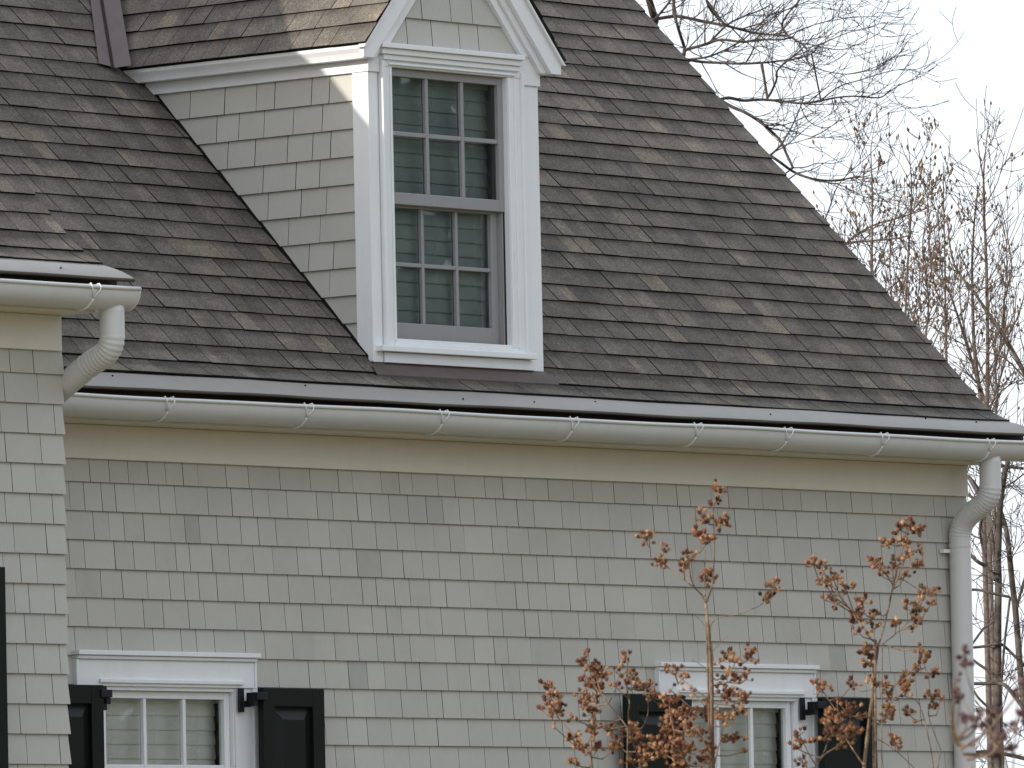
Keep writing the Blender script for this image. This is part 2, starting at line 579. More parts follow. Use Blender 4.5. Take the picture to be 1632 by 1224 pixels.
def roof_width(r):
    return r.choice([r.uniform(0.11, 0.17), r.uniform(0.18, 0.27), r.uniform(0.22, 0.33)])
def roof_tint(r):
    q = r.random()
    return r.uniform(0.0, 0.45) if q < 0.52 else (r.uniform(0.4, 0.72) if q < 0.86 else r.uniform(0.74, 1.0))
def wall_width(r):
    return r.choice([r.uniform(0.09, 0.13), r.uniform(0.125, 0.17), r.uniform(0.16, 0.225)])
def wall_tint(r):
    q = r.random()
    return r.uniform(0.0, 0.3) if q < 0.03 else r.uniform(0.45, 1.0)
def roof_thick(r):
    return r.choice([0.0105, 0.0125]) + r.uniform(-0.001, 0.001)
def wall_thick(r):
    return 0.0155 + r.uniform(-0.001, 0.001)

# ---- walls -------------------------------------------------------------
def slab_with_holes(name, x0, x1, z0, z1, y0, y1, holes, mat, parent):
    mb = MB()
    xs = sorted(set([x0, x1] + [h[0] for h in holes] + [h[1] for h in holes]))
    for a, b in zip(xs[:-1], xs[1:]):
        zs = [(z0, z1)]
        for hx0, hx1, hz0, hz1 in holes:
            if a >= hx0 - 1e-6 and b <= hx1 + 1e-6:
                zs = [(z0, hz0), (hz1, z1)]
        for c, d in zs:
            mb.box((a, y0, c), (b, y1, d))
    return mb.build(name, mat, parent)

WIN1 = dict(x0=-6.262, x1=-5.478, zt=2.222, zb=0.86, dy=0.0)
WIN2 = dict(x0=-2.205, x1=-1.433, zt=2.222, zb=0.86, dy=0.0)
WIN3 = dict(x0=-9.382, x1=-8.598, zt=2.672, zb=1.31, dy=WDY)
def hole_of(w):
    return (w['x0']-0.045, w['x1']+0.045, w['zb']-0.07, w['zt']+0.04)

main_wall = slab_with_holes('main_wall', -7.6, -0.012, -0.35, 3.70, 0.003, 0.16, [hole_of(WIN1), hole_of(WIN2)], M['backing'], house)
wing_wall = slab_with_holes('wing_wall', -13.0, -7.60, -0.35, 4.05, WDY + 0.003, WDY + 0.16, [hole_of(WIN3)], M['backing'], house)

def wall_surface(dy, z0):
    return lambda a, s, n: (a, dy - n, z0 + s)

Z0 = 3.196 - 0.1307*22
def main_iv(s):
    z = Z0 + s
    iv = [(-7.6, 0.012)]
    if z < 2.35:
        iv = [(-7.6, -6.455), (-5.345, -2.40), (-1.29, 0.012)]
    return iv
rng = random.Random(11)
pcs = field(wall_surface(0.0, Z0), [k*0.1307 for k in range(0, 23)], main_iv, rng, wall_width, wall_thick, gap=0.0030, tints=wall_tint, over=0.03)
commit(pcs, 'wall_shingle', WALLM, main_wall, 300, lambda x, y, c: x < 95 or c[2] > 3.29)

ZW = 3.576 - 0.1303*26
def wing_iv(s):
    z = ZW + s
    if 1.2 < z < 2.80:
        return [(-12.9, -9.62), (-8.42, -7.572 - 0.0)]
    return [(-12.9, -7.572)]
rng = random.Random(23)
def wing_piece_surface(a, s, n):
    # the corner shingle overlaps the return: its butt stands a little past the corner
    return (a + (0.8*n if a > -7.58 else 0.0), WDY - n, ZW + s)
pcs = field(wing_piece_surface, [k*0.1303 for k in range(0, 27)], wing_iv, rng, wall_width, wall_thick, gap=0.0030, tints=lambda r: r.uniform(0.45, 1.0), over=0.03)
commit(pcs, 'wall_shingle', CLEANM, wing_wall, 60)

# rest of the body: gable end, back, wing return
mb = MB()
mb.prism([(0.17, -0.35), (7.2, -0.35), (7.2, 3.74), (3.6, 7.32), (0.17, 3.9)], 'x', -0.20, -0.012)
mb.box((-7.6, 7.05, -0.35), (-0.2, 7.2, 3.7))
mb.build('end_wall', M['siding'], house)
mb = MB()
mb.prism([(-0.838, -0.35), (6.6, -0.35), (6.6, 4.3), (2.9, 7.98), (-0.838, 4.28)], 'x', -7.80, -7.60)
mb.prism([(-0.838, -0.35), (6.6, -0.35), (6.6, 4.3), (2.9, 7.98), (-0.838, 4.28)], 'x', -13.0, -12.8)
mb.box((-12.8, 6.4, -0.35), (-7.8, 6.6, 4.3))
mb.build('wing_side_wall', M['siding'], house)

# ---- eave assembly, used for main body and wing -------------------------
def gutter(x0, x1, dy, dz, hangers):
    yc, zc, r = -0.265 + dy, 3.550 + dz, 0.085
    mb = MB()
    n = 22
    outer = [(yc + r*math.cos(math.pi*-k/n), zc + r*math.sin(math.pi*-k/n)) for k in range(n+1)]
    inner = [(yc + (r-.004)*math.cos(math.pi*-k/n), zc + (r-.004)*math.sin(math.pi*-k/n)) for k in range(n+1)]
    nx = 40
    xs = [x0 + (x1-x0)*i/nx for i in range(nx+1)]
    def sag(x):
        return 0.0022*math.sin(x*2.3 + dy) + 0.0012*math.sin(x*5.1)
    vs = []
    for x in xs:
        vs += [(x, q[0], q[1] + sag(x)) for q in outer] + [(x, q[0], q[1] + sag(x)) for q in inner]
    L = 2*(n+1)
    fs = []
    for i in range(nx):
        for k in range(n):
            fs.append((i*L+k, i*L+k+1, (i+1)*L+k+1, (i+1)*L+k))
            fs.append((i*L+n+1+k, (i+1)*L+n+1+k, (i+1)*L+n+1+k+1, i*L+n+1+k+1))
    mb.add(vs, fs, [0, 1]*(len(fs)//2))
    for x, i in ((x0, 0), (x1, nx)):
        mb.add([(x, q[0], q[1] + sag(x)) for q in outer], [tuple(range(n+1))])
    g = mb.build('gutter', [M['gutter'], M['gutter_inside']], house, smooth=True, origin=((x0+x1)/2, yc, zc))
    mb = MB()
    mb.tube([(x, yc - r - 0.001, zc + 0.006 + sag(x)) for x in xs], 0.0092, 10)
    mb.build('gutter_bead', M['gutter'], g, smooth=True)
    mb = MB()      # raised rim of the end cap
    mb.tube([(x1, q[0], q[1] + sag(x1)) for q in outer], 0.005, 6)
    mb.build('end_cap_rim', M['gutter'], g, smooth=True)
    for hx in hangers:
        mb = MB()
        ro = r + 0.0035
        sg = sag(hx)
        arc = [(hx, yc + ro*math.cos(RAD(t)), zc + ro*math.sin(RAD(t)) + sg) for t in range(-58, -154, -6)]
        mb.tube(arc, [0.0024 + 0.0030*min(1, i/6) for i in range(len(arc))], 7)
        j = arc[-1]
        zl = zc + 0.006 + sg
        for sx in (-0.028, 0.028):
            mb.tube([j, (hx + sx*0.35, yc - ro*0.97, zc - 0.028 + sg), (hx + sx*0.8, yc - ro - 0.008, zc - 0.010 + sg), (hx + sx, yc - r - 0.012, zl), (hx + sx*0.95, yc - r - 0.003, zl + 0.014), (hx + sx*0.8, yc - r + 0.010, zl + 0.010), (hx + sx*0.6, yc - r + 0.012, zl - 0.004)], 0.0030, 6)
        mb.build('gutter_hanger', M['strap'], g, smooth=True, origin=(hx, yc - ro, zc - 0.03))
    return g

def eave(xl, xw, xsh, xfl, dy, dz):
    """frieze, soffit, fascia and metal eave flange"""
    boxpart('frieze_board', (xl, -0.026 + dy, 3.300 + dz), (xw + 0.004, 0.002 + dy, 3.4555 + dz), M['cream'], house, 0.003)
    boxpart('soffit', (xl, -0.20 + dy, 3.4565 + dz), (xw + 0.02, 0.002 + dy, 3.474 + dz), M['cream'], house, 0.002)
    boxpart('fascia', (xl, -0.213 + dy, 3.457 + dz), (xw + 0.02, -0.2005 + dy, 3.499 + dz), M['cream'], house, 0.002)
    boxpart('fascia_shade', (xl, -0.215 + dy, 3.500 + dz), (xfl - 0.01, -0.2005 + dy, 3.62 + dz), M['eave_dark'], house, 0.002)  # upper fascia coloured dark to paint in the shade behind the gutter
    # flange: top sheet follows the flare, nose, dark hem
    loop = [(-0.12, 3.690), (-0.16, 3.680), (-0.199, 3.6705), (-0.235, 3.6555), (-0.270, 3.6375), (-0.306, 3.613), (-0.314, 3.605)]
    hem = [(-0.314, 3.605), (-0.317, 3.600), (-0.316, 3.593), (-0.310, 3.590), (-0.29, 3.598), (-0.25, 3.615), (-0.20, 3.630)]
    def xe(y, full=False):
        if full: return xfl - 0.004
        return xsh - 0.01 + (xfl - xsh) * max(0.0, min(1.0, (-0.195 - y) / 0.115)) ** 0.8
    nx = 36
    def sheet(lp, name, mat, parent, full=False):
        mb = MB()
        vs = []
        for i in range(nx + 1):
            f_ = i / nx
            for (y, z) in lp:
                x = xl + (xe(y, full) - xl) * f_
                w = 0.0016*math.sin(x*3.1 + dy*2) + 0.0012*math.sin(x*7.7)
                vs.append((x, y + dy, z + dz + w))
        k = len(lp)
        fs = [(i*k+j, i*k+j+1, (i+1)*k+j+1, (i+1)*k+j) for i in range(nx) for j in range(k-1)]
        mb.add(vs, fs)
        return mb.build(name, mat, parent, smooth=True)
    fl = sheet(loop, 'eave_flange', M['eave_metal'], house)
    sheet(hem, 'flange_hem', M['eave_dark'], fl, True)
    rr = random.Random(int(abs(xl)*100))
    x = xl + 0.2
    while x < xfl - 0.05:
        yy = rr.choice([-0.225, -0.272]) + rr.uniform(-0.008, 0.008)
        zz = 3.6525 - (-0.235 - yy)*0.50
        mb = MB(); mb.tube([(x, yy + dy, zz + dz + 0.0005), (x, yy + dy - 0.0035, zz + dz + 0.0062)], 0.0042, 7)
        mb.build('nail_head', M['roof_edge'], fl, origin=(x, yy + dy, zz + dz))
        x += rr.uniform(0.35, 1.3)
    # step flashing behind frieze not visible

eave(-7.59, 0.0, 0.135, 0.235, 0.0, 0.0)
eave(-13.0, -7.585, -7.50, -7.415, WDY, WDZ)
gutter(-7.56, 0.26, 0.0, 0.0, [-6.192, -5.262, -4.327, -3.401, -2.488, -1.806, -1.063, -0.217])
gutter(-13.0, -7.425, WDY, WDZ, [-10.3, -9.45, -8.6, -7.709])

# ---- main roof -----------------------------------------------------------
def deck(name, P, a0, a1, smax, mat):
    mb = MB()
    ss = [0.065, 0.08, 0.1, 0.15, 0.2, 0.26, 0.4] + [0.8 + 0.4*i for i in range(int((smax-0.8)/0.4) + 1)] + [smax]
    vs = []
    for s in ss:
        vs += [P(a0, s, -0.003), P(a1, s, -0.003)]
    for s in ss:
        th = -0.005 - 0.025*min(1.0, max(0.0, (s - 0.1)/0.2))
        vs += [P(a0, s, th), P(a1, s, th)]
    k = len(ss); fs = []
    for i in range(k-1):
        fs += [(2*i, 2*i+1, 2*i+3, 2*i+2), (2*(k+i), 2*(k+i)+2, 2*(k+i)+3, 2*(k+i)+1), (2*i, 2*i+2, 2*(k+i)+2, 2*(k+i)), (2*i+1, 2*(k+i)+1, 2*(k+i)+3, 2*i+3)]
    fs += [(0, 2*k, 2*k+1, 1)]
    mb.add(vs, fs)
    return mb.build(name, mat, house)

PM = roof_surface(0, 0)
PW = roof_surface(WDY, WDZ)
main_roof = deck('main_roof', PM, -7.75, 0.128, 5.35, M['roof_edge'])
wing_roof = deck('wing_roof', PW, -13.1, -7.507, 5.75, M['roof_edge'])
mb = MB()     # rear slopes
mb.add([(-7.6, 3.62, 7.42), (0.128, 3.62, 7.42), (0.128, 7.6, 3.45), (-7.6, 7.6, 3.45)], [(0, 1, 2, 3)])
mb.add([(-13.1, 2.9, 8.06), (-7.507, 2.9, 8.06), (-7.507, 6.9, 4.05), (-13.1, 6.9, 4.05)], [(0, 1, 2, 3)])
mb.build('rear_roof', M['roof'], house)

DX = -3.81              # dormer axis
DPITCH = 1.15
DE_X, DE_Z = 0.715, 5.302      # half width and height of the dormer shingle edge
ROOF_C = 3.803          # main roof surface is z = y + ROOF_C
def valley_x(y):
    return DX - DE_X + max(0.0, (y + ROOF_C - DE_Z)) / DPITCH

def roof_iv(s):
    y = EAVE_Y + prof(s)[0]
    L, R = -7.7, 0.135
    if y < -0.045:
        return [(L, R)]
    if y < 1.44:
        return [(L, -4.428), (-3.192, R)]
    xl = valley_x(y) - 0.050 - 0.04
    xr = 2*DX - valley_x(y) + 0.09
    if y < 1.50:
        return [(L, min(-4.428, xl + 0.05)), (-3.192, R)]
    if xl > xr:
        return [(L, R)]
    return [(L, xl), (xr, R)]

def PMS(a, s, n):
    # the courses run a little out of level: towards the wing they start farther up the flange
    return PM(a, s + max(0.0, -0.0085*(a + 0.3)), n)
rng = random.Random(4)
pcs = field(PMS, [k*EXPO for k in range(0, 36)], roof_iv, rng, roof_width, roof_thick, gap=0.0060, nseg=lambda s: 4 if s < 0.25 else 1, wave=0.0016, jitter=0.0015, tints=roof_tint, over=0.04, split=True)
def roof_hidden(x, y, c):
    if c[0] > -4.3 and x < 868 and y < 596 and c[1] > 0.0: return True
    if x < (y - 249)/1.13 and y > 240: return True
    return False
commit(pcs, 'roof_shingle', ROOFM, main_roof, 300, roof_hidden)

rng = random.Random(9)
pcs = field(PW, [k*EXPO for k in range(0, 16)], lambda s: [(-10.0, -7.50 + 0.0015*math.sin(s*60))], rng, roof_width, roof_thick, gap=0.0060, nseg=lambda s: 4 if s < 0.25 else 1, wave=0.0016, jitter=0.0015, tints=roof_tint, over=0.04, split=True)
commit(pcs, 'roof_shingle', ROOFM, wing_roof, 120)
mb = MB()
for s_ in [2.1]:
    mb.add([PW(-13.1, s_, 0.004), PW(-7.5, s_, 0.004), PW(-7.5, 5.75, 0.004), PW(-13.1, 5.75, 0.004), PW(-13.1, 0, 0.004), PW(-10.0, 0, 0.004), PW(-10.0, s_, 0.004)], [(0, 1, 2, 3), (4, 5, 6, 0)])
tag(mb.build('upper_shingle_field', M['roof'], wing_roof), kind='stuff')
# rake board of the wing and of the right gable end
mb = MB()
for x0_, x1_, P_, e_ in ((-7.56, -7.53, PW, 5.7), (0.08, 0.11, PM, 5.2)):
    q0, q1 = P_(0, 0.12, -0.032), P_(0, e_, -0.032)
    mb.prism([(q0[1], q0[2]), (q1[1], q1[2]), (q1[1], q1[2] - 0.16), (q0[1] + 0.09, q0[2] - 0.07)], 'x', x0_, x1_)
mb.build('rake_trim', M['white'], house)

# ---- dormer ---------------------------------------------------------------
CHX = -4.405
dormer_wall = slab_with_holes('dormer_wall', -4.36, -3.25, 3.80, 5.32, 0.012, 0.09, [(-4.272, -3.452, 3.93, 5.205)], M['backing'], house)
mb = MB()      # cheeks and gable behind the shingles
for xa, xb in ((CHX + 0.002, CHX + 0.05), (-3.262, -3.215)):
    mb.prism([(0.02, 3.80), (1.52, 5.30), (0.02, 5.30)], 'x', xa, xb)
mb.prism([(DX - 0.60, 5.32), (DX + 0.60, 5.32), (DX, 6.02)], 'y', 0.012, 0.09)
cheek = mb.build('dormer_cheek', M['backing'], house)

ZC = 5.048 - 0.1305*10
def cheek_iv(s):
    z = ZC + s
    return [(0.096, max(0.096, z - ROOF_C + 0.012))]
rng = random.Random(31)
pcs = field(lambda a, s, n: (CHX - n, a, ZC + s), [k*0.1305 for k in range(0, 11)], cheek_iv, rng, lambda r: r.uniform(0.11, 0.25), wall_thick, gap=0.004, tints=lambda r: r.uniform(0.5, 1.0), over=0.02, e=0.1305)
commit(pcs, 'wall_shingle', CLEANM, cheek, 100)
ZG = 5.452 - 0.14
rng = random.Random(37)
def gable_iv(s):
    h = 0.50 - (ZG + s - 5.315)/DPITCH
    return [(DX - max(h, 0.0), DX + max(h, 0.0))]
pcs = field(lambda a, s, n: (a, 0.010 - n, ZG + s), [k*0.138 for k in range(0, 5)], gable_iv, rng, lambda r: r.uniform(0.13, 0.22), wall_thick, gap=0.004, tints=lambda r: r.uniform(0.5, 1.0), over=0.02, e=0.138)
commit(pcs, 'wall_shingle', CLEANM, dormer_wall, 40)

W = M['white']
# corner boards
mb = MB()
mb.prism([(0.030, 3.845), (0.098, 3.912), (0.098, 5.178), (0.030, 5.178)], 'x', -4.420, -4.395)
mb.box((-4.420, -0.003, 3.814), (-4.352, 0.030, 5.178))
mb.build('corner_board', W, house, bevel=0.002, origin=(-4.40, 0.0, 4.5))
mb = MB()
mb.box((-3.345, -0.003, 3.812), (-3.207, 0.030, 5.178))
mb.build('corner_board', W, house, bevel=0.002, origin=(-3.27, 0.0, 4.5))
mb = MB()
mb.box((-4.4275, -0.013, 5.1785), (-4.336, 0.03, 5.36)); mb.build('frieze_block', W, house, bevel=0.002, origin=(-4.38, 0, 5.25))
mb = MB()
mb.box((-3.352, -0.013, 5.1785), (-3.1995, 0.03, 5.36)); mb.build('frieze_block', W, house, bevel=0.002, origin=(-3.24, 0, 5.25))
# cheek frieze and eave crown
mb = MB()
mb.box((-4.4265, 0.030, 5.178), (-4.405, 1.47, 5.2345))
mb.build('cheek_frieze', W, house, bevel=0.002, origin=(-4.42, 0.7, 5.2))
for sx, nm in ((-1, 'dormer_fascia'), (1, 'dormer_fascia')):
    mb = MB()
    x = lambda v: DX + sx*v
    mb.prism([(x(0.596), 5.235), (x(0.672), 5.235), (x(0.676), 5.247), (x(0.684), 5.262), (x(0.698), 5.281), (x(0.700), 5.302), (x(0.62), 5.302)], 'y', -0.035, 1.52)
    mb.build(nm, W, house, bevel=0.0015, origin=(x(0.69), 0.5, 5.26))
# rake boards, crown and gable trim on both sides
def rake_poly(h0, h1, zcut, sx, y0, y1, plumb=None):
    """board between two lines parallel to the dormer pitch, measured as half widths at z = 5.302"""
    z = lambda h, hh: 5.302 + (hh - h)*DPITCH
    ap_o, ap_i = 5.302 + h0*DPITCH, 5.302 + h1*DPITCH
    pts = [(0, ap_o)]
    ho = h0 + (5.302 - zcut)/DPITCH
    hi = h1 + (5.302 - zcut)/DPITCH
    if plumb is not None and ho > plumb:
        pts += [(plumb, 5.302 + (h0 - plumb)*DPITCH), (plumb, zcut)]
    else:
        pts += [(ho, zcut)]
    pts += [(hi, zcut), (0, ap_i)]
    mb = MB()
    mb.prism([(DX + sx*p[0], p[1]) for p in pts], 'y', y0, y1)
    return mb
for sx in (-1, 1):
    o_ = (DX + sx*0.4, -0.05, 5.6)
    rake_poly(0.688, 0.578, 5.236, sx, -0.066, -0.040, 0.705).build('rake_board', W, house, bevel=0.002, origin=o_)
    rake_poly(0.704, 0.688, 5.280, sx, -0.082, -0.038, 0.722).build('rake_crown', W, house, bevel=0.003, origin=o_)
    rake_poly(0.60, 0.535, 5.240, sx, -0.039, 0.010, 0.700).build('rake_soffit', W, house, bevel=0.002, origin=o_)
    rake_poly(0.5345, 0.482, 5.3125, sx, -0.022, 0.0105).build('gable_trim', W, house, bevel=0.003, origin=o_)

# dormer roof
DPH = math.atan(DPITCH)
def dormer_surface(sx):
    def P(a, s, n):
        return (DX + sx*(DE_X - s*math.cos(DPH) + n*math.sin(DPH)), a, DE_Z + s*math.sin(DPH) + n*math.cos(DPH))
    return P
PD = dormer_surface(-1)
SMAX = DE_X / math.cos(DPH)
def dorm_iv(s):
    return [(-0.088, DE_Z + s*math.sin(DPH) - ROOF_C - 0.055)]
mb = MB()
for sx in (-1, 1):
    Pq = dormer_surface(sx)
    yb = lambda s: DE_Z + s*math.sin(DPH) - ROOF_C + 0.03
    mb.add([Pq(-0.075, 0.006, -0.002), Pq(yb(0), 0.006, -0.002), Pq(yb(SMAX), SMAX, -0.002), Pq(-0.075, SMAX, -0.002),
            Pq(-0.075, 0.006, -0.02), Pq(yb(0), 0.006, -0.02), Pq(yb(SMAX), SMAX, -0.02), Pq(-0.075, SMAX, -0.02)],
           [(0, 1, 2, 3), (4, 7, 6, 5), (0, 4, 5, 1), (0, 3, 7, 4)])
dormer_roof = mb.build('dormer_roof', M['roof_edge'], house)
rng = random.Random(14)
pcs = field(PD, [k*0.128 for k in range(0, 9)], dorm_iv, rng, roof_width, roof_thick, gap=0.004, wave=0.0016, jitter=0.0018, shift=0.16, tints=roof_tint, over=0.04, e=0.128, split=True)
commit(pcs, 'roof_shingle', ROOFM, dormer_roof, 120)
rng = random.Random(15)
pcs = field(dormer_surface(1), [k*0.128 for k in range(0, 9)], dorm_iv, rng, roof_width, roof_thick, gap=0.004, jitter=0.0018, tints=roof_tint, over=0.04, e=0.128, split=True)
commit(pcs, 'roof_shingle', ROOFM, dormer_roof, 0)

# valley flashing: W shaped metal
mb = MB()
def vline(t, main_off, dorm_off, lift):
    """point along the valley line (t metres up in z), shifted on the main slope or on the dormer slope"""
    base = Vector((DX - DE_X - 0.050 + t/DPITCH, DE_Z - ROOF_C + t, DE_Z + t))
    d = Vector((1/DPITCH, 1, 1)).normalized()
    nm = Vector((0, -1, 1)).normalized(); nd = Vector((-math.sin(DPH), 0, math.cos(DPH)))
    if main_off:
        side = nm.cross(d).normalized()
        if side.x > 0: side = -side
        return base + side*main_off + nm*lift
    if dorm_off:
        side = nd.cross(d).normalized()
        if side.y > 0: side = -side
        return base + side*dorm_off + nd*lift
    return base + (nm + nd).normalized()*lift
rows = []
for t in (-0.01, 0.25, 0.55, 0.86):
    e_ = 1.0 if t < 0 else 0.0          # the foot is trimmed level
    rows += [vline(t - 0.012*e_, 0.088 - 0.035*max(0, t), 0, 0.017), vline(t, 0.022, 0, 0.018), vline(t, 0.010, 0, 0.012), vline(t, 0, 0, 0.032), vline(t, 0, 0.010, 0.012), vline(t - 0.01*e_, 0, 0.022, 0.018), vline(t - 0.048*e_, 0, 0.110, 0.020)]
mb.add(rows, [(i*7+j, i*7+j+1, (i+1)*7+j+1, (i+1)*7+j) for i in range(3) for j in range(6)])
mb.build('valley_flashing', M['valley'], house, origin=(-4.4, 1.6, 5.4))

# flashing at the foot of the dormer and along the cheek
mb = MB()
fl = []
for x in (-4.475, -3.175):
    ins = 0.055 if x < -4 else -0.03
    fl += [(x + ins, 0.012, ROOF_C + 0.022), (x + ins*0.7, -0.022, -0.022 + ROOF_C + 0.014), (x + ins*0.2, -0.030, -0.030 + ROOF_C + 0.026), (x + ins*0.1, -0.048, -0.048 + ROOF_C + 0.020), (x, -0.054, -0.054 + ROOF_C + 0.027), (x, -0.072, -0.072 + ROOF_C + 0.018), (x, -0.073, -0.073 + ROOF_C + 0.004)]
mb.add(fl, [(i, i+1, i+8, i+7) for i in range(6)])
mb.build('skirt_flashing', M['skirt'], house, origin=(-3.8, -0.03, 3.78))
mb = MB()
mb.prism([(0.075, 3.875 - 0.03), (1.44, 5.24 - 0.03), (1.44, 5.24 + 0.019), (0.085, 3.885 + 0.019)], 'x', -4.4235, -4.4065)
mb.build('cheek_flashing', M['roof_edge'], house, origin=(-4.41, 0.7, 4.5))

# ---- dormer window ----------------------------------------------------------
dw = empty('dormer_window', (-3.86, 0.0, 3.90), house)
# casing boards
for nm, a, b in (('casing', (-4.346, -0.020, 3.890), (-4.274, 0.06, 5.2065)), ('casing', (-3.450, -0.020, 3.890), (-3.342, 0.06, 5.2065)),
                 ('casing_molding', (-4.350, -0.034, 3.893), (-4.331, -0.019, 5.235)), ('casing_molding', (-3.357, -0.034, 3.893), (-3.338, -0.019, 5.235)),
                 ('casing_bead', (-4.290, -0.027, 3.915), (-4.276, -0.019, 5.2065)), ('casing_bead', (-3.448, -0.027, 3.915), (-3.434, -0.019, 5.2065)),
                 ('casing_bead', (-3.404, -0.0255, 3.915), (-3.392, -0.019, 5.2065)),
                 ('head_casing', (-4.346, -0.022, 5.207), (-3.342, 0.05, 5.262)), ('head_bead', (-4.300, -0.034, 5.215), (-3.395, -0.0215, 5.226)),
                 ('head_molding', (-4.342, -0.038, 5.238), (-3.372, -0.021, 5.2625)), ('head_cap', (-4.381, -0.066, 5.2905), (-3.362, 0.02, 5.314)),
                 ('head_crown', (-4.364, -0.050, 5.263), (-3.372, 0.03, 5.290)),
                 ('sill', (-4.400, -0.046, 3.864), (-3.300, 0.05, 3.891)), ('sill_tread', (-4.296, -0.030, 3.8915), (-3.420, 0.06, 3.909)), ('sill_step', (-4.274, -0.018, 3.9095), (-3.45, 0.07, 3.928)),
                 ('apron', (-4.348, -0.014, 3.813), (-3.285, 0.03, 3.8615))):
    boxpart(nm, a, b, W, dw, 0.003)
S = M['sash']
def sash(parent, x0, x1, z0, z1, y0, y1, sl, sr, st, sb, cols, zbars, mat, mw, glass, bar_dy=0.004):
    """frame members, bars and panes of one sash; x0..x1 and z0..z1 outer size"""
    boxpart('sash_stile', (x0, y0, z0), (x0+sl, y1, z1), mat, parent, 0.003)
    boxpart('sash_stile', (x1-sr, y0, z0), (x1, y1, z1), mat, parent, 0.003)
    boxpart('sash_rail', (x0+sl, y0+0.001, z1-st), (x1-sr, y1, z1), mat, parent, 0.003)
    boxpart('sash_rail', (x0+sl, y0+0.001, z0), (x1-sr, y1, z0+sb), mat, parent, 0.003)
    gx0, gx1, gz0, gz1 = x0+sl, x1-sr, z0+sb, z1-st
    xs = [gx0 + (gx1-gx0)*i/cols for i in range(cols+1)]
    zs = [gz0] + zbars + [gz1]
    for x in xs[1:-1]:
        boxpart('muntin', (x-mw/2, y0+bar_dy, gz0), (x+mw/2, y1-0.004, gz1), mat, parent, 0.003)
    for z in zbars:
        for i in range(cols):
            boxpart('muntin', (xs[i] + (mw/2 if i else 0), y0+bar_dy+0.001, z-mw/2), (xs[i+1] - (mw/2 if i < cols-1 else 0), y1-0.004, z+mw/2), mat, parent, 0.003)
    yg = (y0 + y1)/2 + 0.004
    for i in range(cols):
        for j in range(len(zs)-1):
            a0 = xs[i] + (mw/2 - 0.003 if i else -0.003); a1 = xs[i+1] - (mw/2 - 0.003 if i < cols-1 else -0.003)
            b0 = zs[j] + (mw/2 - 0.003 if j else -0.003); b1 = zs[j+1] - (mw/2 - 0.003 if j < len(zs)-2 else -0.003)
            mb = MB()
            tw = 0.0011 * (((i*7 + j*5) % 3) - 1)
            mb.add([(a0, yg - tw, b0), (a1, yg + tw, b0), (a1, yg + tw*0.4, b1), (a0, yg - tw*0.5, b1)], [(0, 1, 2, 3)])
            mb.build('pane', glass, parent, origin=((a0+a1)/2, yg, (b0+b1)/2))
sash(dw, -4.272, -3.452, 4.565, 5.2055, 0.008, 0.043, 0.030, 0.034, 0.036, 0.056, 3, [4.899], S, 0.021, M['glass_screen'])
sash(dw, -4.268, -3.462, 3.929, 4.600, 0.050, 0.085, 0.034, 0.046, 0.045, 0.082, 3, [4.287], S, 0.019, M['glass_screen'])
boxpart('jamb_track', (-3.462, 0.02, 3.929), (-3.4525, 0.13, 4.565), S, dw, 0.001)
boxpart('jamb', (-3.4535, 0.044, 4.565), (-3.452 + 0.01, 0.16, 5.2055), S, dw, 0.001)
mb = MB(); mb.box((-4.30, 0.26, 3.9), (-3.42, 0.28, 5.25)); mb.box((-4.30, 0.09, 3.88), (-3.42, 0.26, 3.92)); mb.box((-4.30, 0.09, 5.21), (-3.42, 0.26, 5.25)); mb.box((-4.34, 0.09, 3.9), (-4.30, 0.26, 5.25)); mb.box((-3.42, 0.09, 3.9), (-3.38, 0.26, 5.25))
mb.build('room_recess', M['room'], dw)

def blind(name, label, x0, x1, z0, z1, y, pitch=0.044, tilt=62, wd=0.027):
    t = empty(name, ((x0+x1)/2, y, z0))
    tag(t, label, 'blind', 'slatted window blinds')
    boxpart('headrail', (x0, y-0.02, z1-0.035), (x1, y+0.025, z1), M['blind'], t, 0.002)
    z = z1 - 0.055
    base = None
    while z > z0:
        mb = MB()
        c, s_ = math.cos(RAD(tilt)), math.sin(RAD(tilt))
        pr_ = [(-wd, 0.0), (-wd*0.4, 0.003), (wd*0.4, 0.003), (wd, 0.0)]
        lp = [(y + p*c - q*s_, z + p*s_ + q*c) for p, q in pr_] + [(y + p*c - (q-0.0025)*s_, z + p*s_ + (q-0.0025)*c) for p, q in reversed(pr_)]
        mb.prism(lp, 'x', x0 + 0.004, x1 - 0.004)
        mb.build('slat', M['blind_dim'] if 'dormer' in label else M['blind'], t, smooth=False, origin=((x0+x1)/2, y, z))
        z -= pitch
    for fx in (0.17, 0.5, 0.83):
        mb = MB(); xx = x0 + (x1-x0)*fx
        mb.tube([(xx, y-0.026, z0), (xx, y-0.026, z1-0.02)], 0.0012, 4)
        mb.build('ladder_cord', M['blind'], t, origin=(xx, y, z0))
    return t
blind('window_blind', 'dim slatted blind behind the dormer window', -4.29, -3.436, 3.94, 5.19, 0.116, pitch=0.068, tilt=80, wd=0.038)

